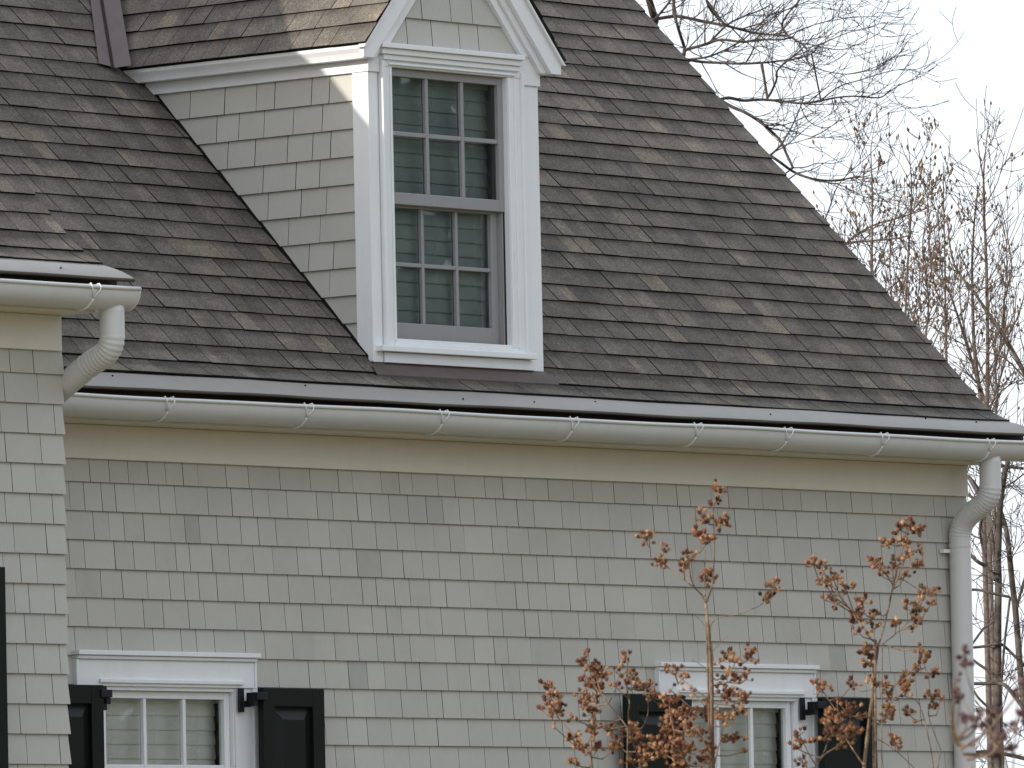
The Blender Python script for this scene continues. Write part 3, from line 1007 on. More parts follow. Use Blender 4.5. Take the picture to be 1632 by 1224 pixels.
# ---- ground floor windows -----------------------------------------------------
def ground_window(w):
    dy, x0, x1, zt, zb = w['dy'], w['x0'], w['x1'], w['zt'], w['zb']
    g = empty('window', ((x0+x1)/2, dy, zb), house)
    B = lambda nm, a, b, bv=0.003, mt=W: boxpart(nm, (a[0], a[1]+dy, a[2]), (b[0], b[1]+dy, b[2]), mt, g, bv)
    cx = (x0+x1)/2
    hl, hr = cx - 0.630, cx + 0.577
    # header with crown
    B('header', (hl+0.02, -0.030, zt+0.052), (hr-0.02, 0.02, zt+0.172))
    B('header_crown', (hl+0.008, -0.044, zt+0.1725), (hr-0.008, 0.02, zt+0.190), 0.005)
    B('header_cap', (hl, -0.058, zt+0.1905), (hr, 0.02, zt+0.212), 0.003)
    B('header_end', (hl+0.006, -0.036, zt+0.050), (hl+0.0195, 0.02, zt+0.172), 0.003)
    B('header_end', (hr-0.0195, -0.036, zt+0.050), (hr-0.006, 0.02, zt+0.172), 0.003)
    B('head_molding', (cx-0.475, -0.042, zt+0.066), (cx+0.475, -0.0302, zt+0.086), 0.004)
    # casings
    for sx in (-1, 1):
        a, b = sorted((cx + sx*0.438, cx + sx*0.575))
        B('casing', (a, -0.020, zb-0.05), (b, 0.05, zt+0.0515))
        a, b = sorted((cx + sx*0.545, cx + sx*0.582))
        B('casing_molding', (a, -0.033, zb-0.05), (b, -0.0205, zt+0.0515), 0.006)
        a, b = sorted((cx + sx*0.430, cx + sx*0.4375))
        B('casing_bead', (a, -0.010, zb-0.05), (b, 0.05, zt+0.040), 0.002)
    B('head_casing', (cx-0.4375, -0.016, zt+0.034), (cx+0.4375, 0.05, zt+0.0655))
    B('sill', (cx-0.62, -0.06, zb-0.10), (cx+0.62, 0.05, zb-0.055))
    zm = (zt+zb)/2
    hgt = zt - zm
    sash(g, x0-0.036, x1+0.036, zm-0.03, zt+0.033, 0.010+dy, 0.045+dy, 0.036, 0.036, 0.033, 0.04, 3, [zt-0.310 if hgt > 0.5 else zm], W, 0.020, M['glass'])
    sash(g, x0-0.036, x1+0.036, zb-0.055, zm+0.005, 0.050+dy, 0.085+dy, 0.036, 0.036, 0.04, 0.06, 3, [zm-0.32], W, 0.020, M['glass'])
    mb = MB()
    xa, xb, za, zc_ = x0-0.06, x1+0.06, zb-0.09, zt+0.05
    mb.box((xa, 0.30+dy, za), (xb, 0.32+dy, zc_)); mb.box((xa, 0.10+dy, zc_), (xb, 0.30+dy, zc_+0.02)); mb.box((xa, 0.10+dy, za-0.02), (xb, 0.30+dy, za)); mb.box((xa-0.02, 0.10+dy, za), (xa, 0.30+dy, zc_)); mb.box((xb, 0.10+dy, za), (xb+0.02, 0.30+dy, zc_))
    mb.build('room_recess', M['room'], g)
    # shutters
    for sx in (-1, 1):
        a = cx + sx*0.530
        b = a + sx*0.415
        shutter(min(a, b), max(a, b), zb-0.04, zt+0.052, dy, sx)
    return g

def shutter(x0, x1, z0, z1, dy, sx):
    yf, yb = -0.110 + dy, -0.072 + dy
    s = empty('shutter', ((x0+x1)/2, yb, z0), house)
    D = M['shutter']
    st = 0.078
    zr = (z0 + z1)/2 - 0.05
    boxpart('stile', (x0, yf, z0), (x0+st, yb, z1), D, s, 0.003)
    boxpart('stile', (x1-st, yf, z0), (x1, yb, z1), D, s, 0.003)
    for za, zb_ in ((z1-0.085, z1), (zr-0.05, zr+0.05), (z0, z0+0.11)):
        boxpart('rail', (x0+st, yf+0.001, za), (x1-st, yb, zb_), D, s, 0.003)
    for za, zb_ in ((zr+0.05, z1-0.085), (z0+0.11, zr-0.05)):
        mb = MB()
        a0, a1 = x0+st, x1-st
        o, i_ = yf + 0.024, yf + 0.005
        m1, m2 = 0.012, 0.060
        vs = [(a0, o, za), (a1, o, za), (a1, o, zb_), (a0, o, zb_),
              (a0+m1, o, za+m1), (a1-m1, o, za+m1), (a1-m1, o, zb_-m1), (a0+m1, o, zb_-m1),
              (a0+m2, i_, za+m2), (a1-m2, i_, za+m2), (a1-m2, i_, zb_-m2), (a0+m2, i_, zb_-m2)]
        mb.add(vs, [(0, 1, 5, 4), (1, 2, 6, 5), (2, 3, 7, 6), (3, 0, 4, 7), (4, 5, 9, 8), (5, 6, 10, 9), (6, 7, 11, 10), (7, 4, 8, 11), (8, 9, 10, 11)])
        mb.build('raised_panel', D, s, origin=((a0+a1)/2, o, (za+zb_)/2))
    # iron hinge: plate on the casing, offset arm, leaf on the shutter
    xi = x0 if sx > 0 else x1
    for zh in (z1 - 0.055, z0 + 0.16):
        mb = MB()
        xp = xi - sx*0.075
        mb.box((xp-0.018, -0.043+dy, zh-0.055), (xp+0.018, -0.034+dy, zh+0.055))
        mb.box((xp + (0.0 if sx > 0 else -0.055), -0.052+dy, zh-0.032), (xp + (0.055 if sx > 0 else 0.0), -0.0435+dy, zh-0.004))
        mb.box((xi - (0.055 if sx > 0 else -0.028), -0.102+dy, zh-0.030), (xi - (0.028 if sx > 0 else -0.055), -0.0525+dy, zh+0.034))
        mb.box((xi - (0.05 if sx > 0 else 0.02), -0.118+dy, zh+0.0), (xi + (0.02 if sx > 0 else 0.05), -0.1025+dy, zh+0.034))
        mb.build('hinge', M['iron'], s, bevel=0.002, origin=(xi, -0.07+dy, zh))
    return s

for w in (WIN1, WIN2, WIN3):
    ground_window(w)
blind('window_blind', 'pale slatted blind in the lower window at the left', WIN1['x0']-0.03, WIN1['x1']+0.045, WIN1['zb'], WIN1['zt']+0.02, 0.112, pitch=0.066, tilt=82, wd=0.037)
blind('window_blind', 'pale slatted blind in the lower window behind the dry shrub', WIN2['x0']-0.03, WIN2['x1']+0.045, WIN2['zb'], WIN2['zt']+0.02, 0.112, pitch=0.066, tilt=82, wd=0.037)

# ---- downspouts ---------------------------------------------------------------
def bez(p0, p1, p2, p3, n):
    out = []
    for i in range(n+1):
        t = i/n; u = 1-t
        out.append(tuple(u**3*a + 3*u*u*t*b + 3*u*t*t*c + t**3*d for a, b, c, d in zip(p0, p1, p2, p3)))
    return out
def downspout(path, rad, ribs):
    """path points; rib zones are index ranges with crimped rings"""
    P, R_ = [], []
    for i, p in enumerate(path):
        P.append(p)
        a = 0.0
        for (i0, i1) in ribs:
            if i0 <= i <= i1:
                a = 0.0016 if (i - i0) % 4 < 2 else -0.0006
        R_.append(rad + a)
    mb = MB(); mb.tube(P, R_, 26)
    o = mb.build('downspout', M['gutter'], house, smooth=True, origin=path[0])
    return o
XD = -0.118
pth = [(XD, -0.265, 3.485 - 0.03*i) for i in range(5)]
pth += bez((XD, -0.265, 3.345), (XD, -0.268, 3.20), (XD-0.004, -0.068, 3.25), (XD-0.006, -0.066, 3.075), 84)
n1 = len(pth)
pth += [(XD-0.006, -0.066, 3.06), (XD-0.007, -0.066, 2.5), (XD-0.007, -0.066, 1.2), (XD-0.007, -0.066, -0.2)]
ds = downspout(pth, 0.0545, [(8, 46), (52, 86)])
mb = MB()
mb.tube([(XD-0.0065, -0.066, 3.058), (XD-0.0065, -0.066, 3.040)], 0.0575, 26)
mb.build('pipe_collar', M['gutter'], ds, smooth=False, origin=(XD, -0.066, 3.05))
mb = MB(); mb.box((XD-0.105, -0.040, 3.012), (XD-0.040, -0.014, 3.030))
mb.build('pipe_bracket', M['white'], ds, origin=(XD-0.08, -0.03, 3.02))
XV = -7.515
pth = [(XV, -1.265, 3.865 - 0.028*i) for i in range(5)]
pth += bez((XV, -1.265, 3.745), (XV, -1.266, 3.640), (XV, -1.185, 3.652), (XV, -1.085, 3.594), 52)
pth += bez((XV, -1.080, 3.591), (XV, -0.90, 3.49), (XV, -0.80, 3.46), (XV, -0.78, 3.25), 40)
pth += [(XV, -0.78, 2.0), (XV, -0.78, -0.2)]
downspout(pth, 0.0545, [(8, 54)])

# ------------------------------------------------------------------ plant skeletons (world metres: x, y, z, radius)
SHADE_TREE_LIMBS = [
 [(19.466,18.547,8.971,0.0224),(19.581,18.591,8.835,0.0254),(19.724,18.677,8.764,0.0283),(19.813,18.716,8.669,0.0313),(19.94,18.806,8.634,0.0343),(19.796,18.726,8.506,0.0371),(19.775,18.753,8.286,0.04)],
 [(19.84,18.721,8.62,0.0175),(20.129,18.752,8.667,0.0166),(20.02,18.527,8.625,0.0155),(20.114,18.395,8.585,0.0145),(20.095,18.189,8.539,0.0135),(20.189,18.125,8.51,0.0125),(20.297,18.072,8.486,0.0115),(20.15,17.799,8.439,0.0105),(20.116,17.582,8.408,0.0094),(20.084,17.425,8.334,0.0084),(20.311,17.547,8.319,0.0075)],
 [(19.472,18.411,8.569,0.0124),(19.617,18.454,8.649,0.0116),(19.521,18.295,8.702,0.0108),(19.59,18.293,8.78,0.0099)],
 [(18.421,17.241,8.119,0.017),(18.56,17.347,8.195,0.0159),(18.426,17.277,8.295,0.0146),(18.305,17.202,8.353,0.0134),(18.461,17.364,8.464,0.0122),(18.592,17.475,8.583,0.011),(18.518,17.401,8.629,0.0098)],
 [(19.206,17.891,8.223,0.0148),(19.295,17.945,8.277,0.0137),(19.207,17.776,8.279,0.0126),(19.475,17.867,8.333,0.0116),(19.608,17.881,8.415,0.0105),(19.877,17.988,8.523,0.0095),(20.133,18.047,8.603,0.0084),(20.116,17.879,8.632,0.0073),(20.109,17.758,8.665,0.0062)],
 [(18.622,17.154,8.218,0.0134),(18.527,16.944,8.223,0.0124),(18.568,16.756,8.192,0.0114),(18.68,16.7,8.213,0.0104),(18.61,16.42,8.185,0.0094),(18.741,16.398,8.213,0.0085)],
 [(17.869,16.76,8.016,0.0145),(18.095,16.792,8.012,0.0134),(18.18,16.678,8,0.0124),(18.198,16.491,7.979,0.0113),(18.301,16.356,7.981,0.0102),(18.489,16.326,8.005,0.0092),(18.367,16.061,7.992,0.0081),(18.66,16.153,8.058,0.0071),(18.474,15.926,8.092,0.006)],
 [(20.82,19.168,8.4,0.0114),(20.633,18.856,8.377,0.0105),(20.858,18.907,8.433,0.0096),(20.851,18.765,8.473,0.0087),(20.952,18.73,8.529,0.0078),(20.736,18.434,8.572,0.0068),(20.559,18.131,8.654,0.0059),(20.447,17.903,8.715,0.005)],
 [(18.464,16.942,7.746,0.0158),(18.637,16.974,7.78,0.0148),(18.911,17.053,7.781,0.0139),(19.209,17.113,7.811,0.0129),(19.251,16.925,7.784,0.0119),(19.279,16.762,7.758,0.0109),(19.385,16.662,7.778,0.0099),(19.588,16.678,7.813,0.0089),(19.5,16.422,7.799,0.0079),(19.739,16.375,7.798,0.0069),(19.924,16.43,7.849,0.0059),(20.146,16.496,7.926,0.0049),(20.023,16.211,7.953,0.0039)],
 [(18.934,16.295,7.722,0.0073),(18.914,16.166,7.782,0.0065),(19.02,16.141,7.836,0.0058),(19.298,16.199,7.894,0.0051),(19.325,16.018,7.931,0.0044),(19.616,16.067,7.985,0.0037),(19.731,15.976,7.988,0.0029)],
 [(18.278,16.289,7.704,0.012),(18.147,16.143,7.727,0.011),(17.976,15.945,7.8,0.0099),(17.816,15.802,7.849,0.0089),(17.952,15.812,7.929,0.0079),(18.226,15.944,8.014,0.0069),(18.113,15.758,8.062,0.0058),(17.939,15.541,8.103,0.0048)],
 [(17.741,16.303,7.648,0.0168),(17.772,16.221,7.598,0.0159),(17.766,16.089,7.545,0.015),(17.869,16.03,7.475,0.0142),(18.027,16.036,7.4,0.0133),(18.059,15.982,7.327,0.0125),(18.074,15.934,7.211,0.0116),(17.981,15.806,7.112,0.0107)],
 [(17.826,15.911,7.21,0.0143),(17.881,15.85,7.152,0.0133),(18.043,15.857,7.09,0.0123),(18.006,15.701,7.035,0.0113),(18.136,15.681,7.019,0.0102),(18.345,15.688,7.023,0.0092),(18.455,15.632,7.046,0.0082),(18.581,15.643,7.068,0.0072)],
 [(17.577,15.679,7.186,0.0107),(17.502,15.57,7.208,0.0095),(17.623,15.615,7.267,0.0083),(17.608,15.508,7.377,0.0071),(17.635,15.436,7.528,0.0059),(17.789,15.523,7.628,0.0048)],
 [(18.182,15.97,7.135,0.006),(18.233,15.885,7.138,0.0052),(18.285,15.817,7.164,0.0044),(18.432,15.773,7.169,0.0037),(18.481,15.704,7.187,0.0029)],
 [(17.783,15.609,7.044,0.0059),(17.779,15.426,6.974,0.0052),(17.865,15.264,6.938,0.0044),(18.115,15.253,6.866,0.0036),(18.319,15.274,6.843,0.0029)],
 [(17.344,14.991,6.62,0.0071),(17.322,14.917,6.718,0.0062),(17.231,14.785,6.828,0.0053),(17.209,14.676,6.916,0.0045),(17.383,14.617,7.059,0.0037),(17.546,14.621,7.166,0.0028)],
 [(19.714,18.075,8.71,0.0124),(19.811,18.12,8.647,0.0116),(19.896,18.135,8.603,0.0108),(19.961,18.153,8.572,0.01)],
 [(19.836,18.061,8.762,0.0075),(19.877,18.137,8.653,0.0075),(19.816,18.098,8.558,0.0075)],
 [(20.223,17.67,8.423,0.0124),(20.262,17.756,8.513,0.0109),(20.202,17.667,8.575,0.0093),(20.421,17.73,8.699,0.0078),(20.522,17.715,8.793,0.0062)],
 [(20.073,17.352,8.288,0.0062),(20.184,17.263,8.334,0.0054),(20.181,17.033,8.388,0.0046),(20.365,16.974,8.439,0.0038),(20.442,16.848,8.477,0.003)],
 [(20.444,17.851,8.452,0.0065),(20.676,17.849,8.533,0.0056),(20.701,17.678,8.565,0.0048),(20.912,17.564,8.606,0.0039),(21.149,17.509,8.624,0.003)],
 [(20.141,17.943,8.465,0.0065),(20.373,17.979,8.584,0.0056),(20.637,18.003,8.692,0.0048),(20.819,17.96,8.76,0.0039),(21.116,18.047,8.847,0.003)],
 [(19.83,17.156,8.157,0.0059),(19.898,17.11,8.099,0.0054),(19.83,16.888,8.04,0.0049),(20.082,16.907,8.05,0.0044),(20.39,16.948,8.116,0.004),(20.491,16.803,8.198,0.0035),(20.676,16.764,8.221,0.003)],
 [(19.697,17.127,8.292,0.0059),(19.642,16.896,8.24,0.0052),(19.887,16.873,8.224,0.0044),(20.018,16.792,8.27,0.0037),(20.207,16.718,8.363,0.003)],
 [(17.734,15.865,7.419,0.0062),(17.89,15.884,7.451,0.0056),(17.988,15.875,7.428,0.005),(18.126,15.88,7.394,0.0044),(18.054,15.623,7.334,0.0038),(18.039,15.393,7.323,0.0032),(18.071,15.311,7.346,0.0026)],
 [(17.895,15.648,7.574,0.0052),(17.995,15.679,7.483,0.0046),(18.092,15.669,7.432,0.0039),(17.987,15.457,7.395,0.0033),(18.039,15.372,7.448,0.0026)],
 [(17.492,15.508,7.231,0.0052),(17.429,15.311,7.24,0.004),(17.433,15.17,7.264,0.0028)],
]
POD_TREES = {
 'A': [[(11.924,10.184,5.128,0.0095),(11.794,10.083,5.496,0.008),(11.779,10.051,5.831,0.0066),(11.739,10.008,6.163,0.0052),(11.749,10.018,6.46,0.0037),(11.773,10.025,6.512,0.0023)],[(12.084,10.298,5.82,0.0051),(11.883,10.282,6,0.0038),(11.808,10.309,6.146,0.0025)],[(11.991,10.236,5.557,0.0051),(11.837,10.22,5.718,0.0038),(11.867,10.329,5.812,0.0025)],[(11.941,10.188,5.636,0.0055),(12.028,10.116,5.868,0.004),(11.973,9.972,6.088,0.0025)],[(12.09,10.318,5.312,0.0055),(12.157,10.257,5.523,0.004),(12.343,10.24,5.658,0.0025)]],
 'B': [[(13.152,10.915,4.875,0.0108),(13.216,10.949,5.225,0.0091),(13.243,10.926,5.788,0.0074),(13.216,10.859,6.171,0.0057),(13.123,10.777,6.42,0.004),(13.119,10.799,6.681,0.0024)],[(13.169,10.912,5.221,0.0065),(13.318,10.929,5.488,0.0054),(13.356,10.908,5.748,0.0043),(13.304,10.883,5.917,0.0032)]],
 'C': [[(11.737,9.385,4.57,0.0104),(11.607,9.304,5.061,0.0084),(11.596,9.288,5.644,0.0064),(11.604,9.293,6.02,0.0045),(11.507,9.212,6.31,0.0025)],[(11.793,9.449,5.328,0.0063),(11.704,9.473,5.536,0.0053),(11.664,9.467,5.743,0.0043),(11.584,9.405,6.027,0.0033),(11.502,9.387,6.189,0.0023)]],
 'D': [[(14.372,11.161,4.669,0.0164),(14.465,11.203,5.29,0.0137),(14.534,11.25,5.912,0.0109),(14.531,11.257,6.31,0.0082),(14.465,11.197,6.567,0.0054),(14.589,11.238,6.93,0.0026)],[(14.118,10.927,6.44,0.0065),(14.045,10.907,6.654,0.0045),(14.141,11,6.82,0.0024)],[(14.092,10.912,6.263,0.0055),(14.144,10.825,6.434,0.0038),(14.081,10.703,6.64,0.0022)]],
 'E': [[(12.64,9.841,4.858,0.0148),(12.556,9.814,5.129,0.0125),(12.6,9.854,5.516,0.0102),(12.666,9.897,5.819,0.0078),(12.556,9.767,6.145,0.0055),(12.576,9.746,6.272,0.0032)],[(12.618,9.823,4.878,0.0127),(12.595,9.939,5.266,0.0103),(12.471,9.94,5.516,0.0079),(12.368,9.934,5.681,0.0055),(12.258,9.861,6.094,0.0032)]],
 'F': [[(11.418,8.418,4.71,0.0164),(11.353,8.516,4.961,0.014),(11.259,8.592,5.168,0.0115),(11.19,8.715,5.379,0.009),(11.113,8.831,5.59,0.0066),(11.132,8.89,5.884,0.0041)],[(11.155,8.263,4.774,0.0061),(10.994,8.34,4.936,0.0046),(10.893,8.466,4.981,0.0031)]],
 'G': [[(14.865,11.576,4.885,0.0088),(14.903,11.52,5.149,0.0076),(14.923,11.462,5.323,0.0064),(14.901,11.389,5.672,0.0051),(14.96,11.397,6.031,0.0039),(14.943,11.431,6.299,0.0027)],[(14.807,11.315,5.664,0.0077),(14.823,11.254,5.882,0.0065),(14.903,11.334,6.068,0.0052),(14.965,11.421,6.255,0.0039),(14.942,11.455,6.389,0.0027)],[(14.912,11.453,5.322,0.0077),(14.955,11.353,5.495,0.0062),(15.01,11.307,5.672,0.0046),(15.079,11.296,5.94,0.0031)]],
 'H': [[(13.836,11.527,5.022,0.0087),(13.917,11.595,5.293,0.0072),(13.875,11.565,5.552,0.0057),(13.82,11.543,5.9,0.0042),(13.911,11.568,6.213,0.0026)],[(13.596,11.343,5.439,0.0054),(13.708,11.334,5.749,0.004),(13.67,11.159,5.954,0.0026)],[(13.941,11.623,5.383,0.0055),(13.861,11.657,5.646,0.0041),(13.775,11.637,5.86,0.0026)]],
 'I': [[(11.026,9.002,4.607,0.0093),(10.911,8.929,5.011,0.0075),(10.91,8.887,5.338,0.0059),(10.883,8.908,5.667,0.0042),(10.891,8.876,5.872,0.0025)],[(10.651,8.708,4.946,0.0057),(10.726,8.641,5.15,0.0042),(10.842,8.62,5.44,0.0027)],[(10.562,8.641,4.979,0.0057),(10.564,8.76,5.232,0.0042),(10.606,8.824,5.443,0.0027)]],
 'J': [[(15.768,12.202,4.771,0.0124),(15.775,12.268,5.045,0.01),(15.801,12.42,5.417,0.0077),(15.86,12.542,5.789,0.0053),(15.907,12.544,6.154,0.0029)],[(15.692,12.177,4.947,0.009),(15.682,12.028,5.253,0.007),(15.756,11.979,5.568,0.0049),(15.866,12.027,5.891,0.0029)],[(15.776,12.259,4.977,0.0067),(15.804,12.117,5.128,0.0048),(16.018,12.053,5.222,0.0029)],[(15.697,12.156,4.811,0.0067),(15.698,12.093,5.032,0.0055),(15.59,12.026,5.384,0.0042),(15.63,12.009,5.654,0.0029)]],
 'K': [[(15.715,13.633,5.123,0.0137),(15.689,13.567,5.849,0.0122),(15.655,13.494,6.185,0.0106),(15.659,13.401,6.257,0.0091),(15.779,13.276,6.272,0.0076),(15.921,13.156,6.289,0.0061),(16.016,13.114,6.313,0.0046)],[(15.753,13.568,6.2,0.0091),(15.778,13.497,6.283,0.0082),(15.853,13.421,6.359,0.0072),(15.926,13.331,6.411,0.0063),(16.055,13.259,6.449,0.0053),(16.162,13.109,6.503,0.0044),(16.178,13.004,6.542,0.0034)]],
}
SLIM_TREES = {
 'A': [[(8.839,6.781,2.106,0.0253),(8.841,6.769,2.551,0.0244),(8.821,6.735,3.129,0.0234),(8.874,6.764,3.355,0.0224),(8.874,6.765,3.489,0.0215),(8.89,6.767,3.623,0.0205),(8.855,6.723,3.817,0.0195),(8.867,6.711,3.933,0.0185),(8.838,6.669,4.019,0.0175),(8.885,6.675,4.101,0.0166),(8.891,6.658,4.244,0.0156)],[(8.584,6.773,3.541,0.0117),(8.612,6.723,3.481,0.012),(8.671,6.703,3.446,0.0123),(8.682,6.64,3.363,0.0126)],[(8.81,6.779,3.417,0.0097),(8.751,6.765,3.477,0.0094),(8.749,6.788,3.585,0.009),(8.698,6.762,3.672,0.0086),(8.669,6.72,3.75,0.0082),(8.684,6.713,3.812,0.0078)],[(8.69,6.86,2.952,0.0088),(8.749,6.789,2.958,0.009),(8.792,6.705,2.972,0.0091),(8.861,6.685,2.931,0.0093),(8.842,6.624,2.89,0.0095),(8.907,6.597,2.831,0.0097)],[(11.89,9.143,3.524,0.0125),(11.825,9.108,3.616,0.0121),(11.86,9.145,3.752,0.0118),(11.863,9.167,3.906,0.0114),(11.897,9.202,4.004,0.0111),(11.859,9.21,4.165,0.0108),(11.886,9.263,4.293,0.0104)],[(11.801,9.295,4.235,0.0146),(11.835,9.275,4.187,0.0135),(11.885,9.267,4.136,0.0125)],[(11.74,9.251,4.107,0.0104),(11.728,9.182,4.074,0.0104)],[(11.822,9.068,4.3,0.0114),(11.903,9.047,4.291,0.0109),(11.975,8.963,4.275,0.0104)],[(11.937,9.114,4.153,0.0062),(11.977,9.059,4.189,0.0057),(12.06,9.03,4.247,0.0052)]],
 'B': [[(10.391,7.733,2.326,0.0221),(10.403,7.798,2.788,0.0211),(10.388,7.819,3.231,0.0201),(10.327,7.794,3.431,0.0191),(10.253,7.754,3.612,0.0181),(10.303,7.812,3.763,0.0171),(10.305,7.845,3.857,0.0161),(10.336,7.891,3.924,0.0151),(10.253,7.874,4.05,0.0141)],[(10.459,7.875,3.234,0.0101),(10.445,7.831,3.343,0.0094),(10.452,7.78,3.479,0.0087),(10.489,7.746,3.598,0.0081)]],
 'D': [[(7.145,5.645,2.664,0.0094),(7.19,5.587,2.662,0.0105),(7.227,5.472,2.658,0.0117),(7.228,5.412,2.624,0.0128),(7.236,5.348,2.548,0.0139),(7.264,5.301,2.466,0.015)],[(7.146,5.64,2.822,0.0075),(7.152,5.574,2.775,0.0088),(7.178,5.504,2.724,0.01),(7.202,5.441,2.673,0.0113)],[(7.069,5.569,2.644,0.0066),(7.07,5.526,2.578,0.0075),(7.113,5.48,2.512,0.0084),(7.092,5.423,2.469,0.0094)],[(7.208,5.697,2.252,0.0113),(7.308,5.662,2.256,0.0118),(7.38,5.615,2.247,0.0123),(7.456,5.562,2.229,0.0127),(7.507,5.5,2.207,0.0132)],[(7.143,5.634,3.225,0.0085),(7.198,5.601,3.225,0.0085),(7.236,5.522,3.201,0.0085),(7.321,5.459,3.178,0.0085)]],
}
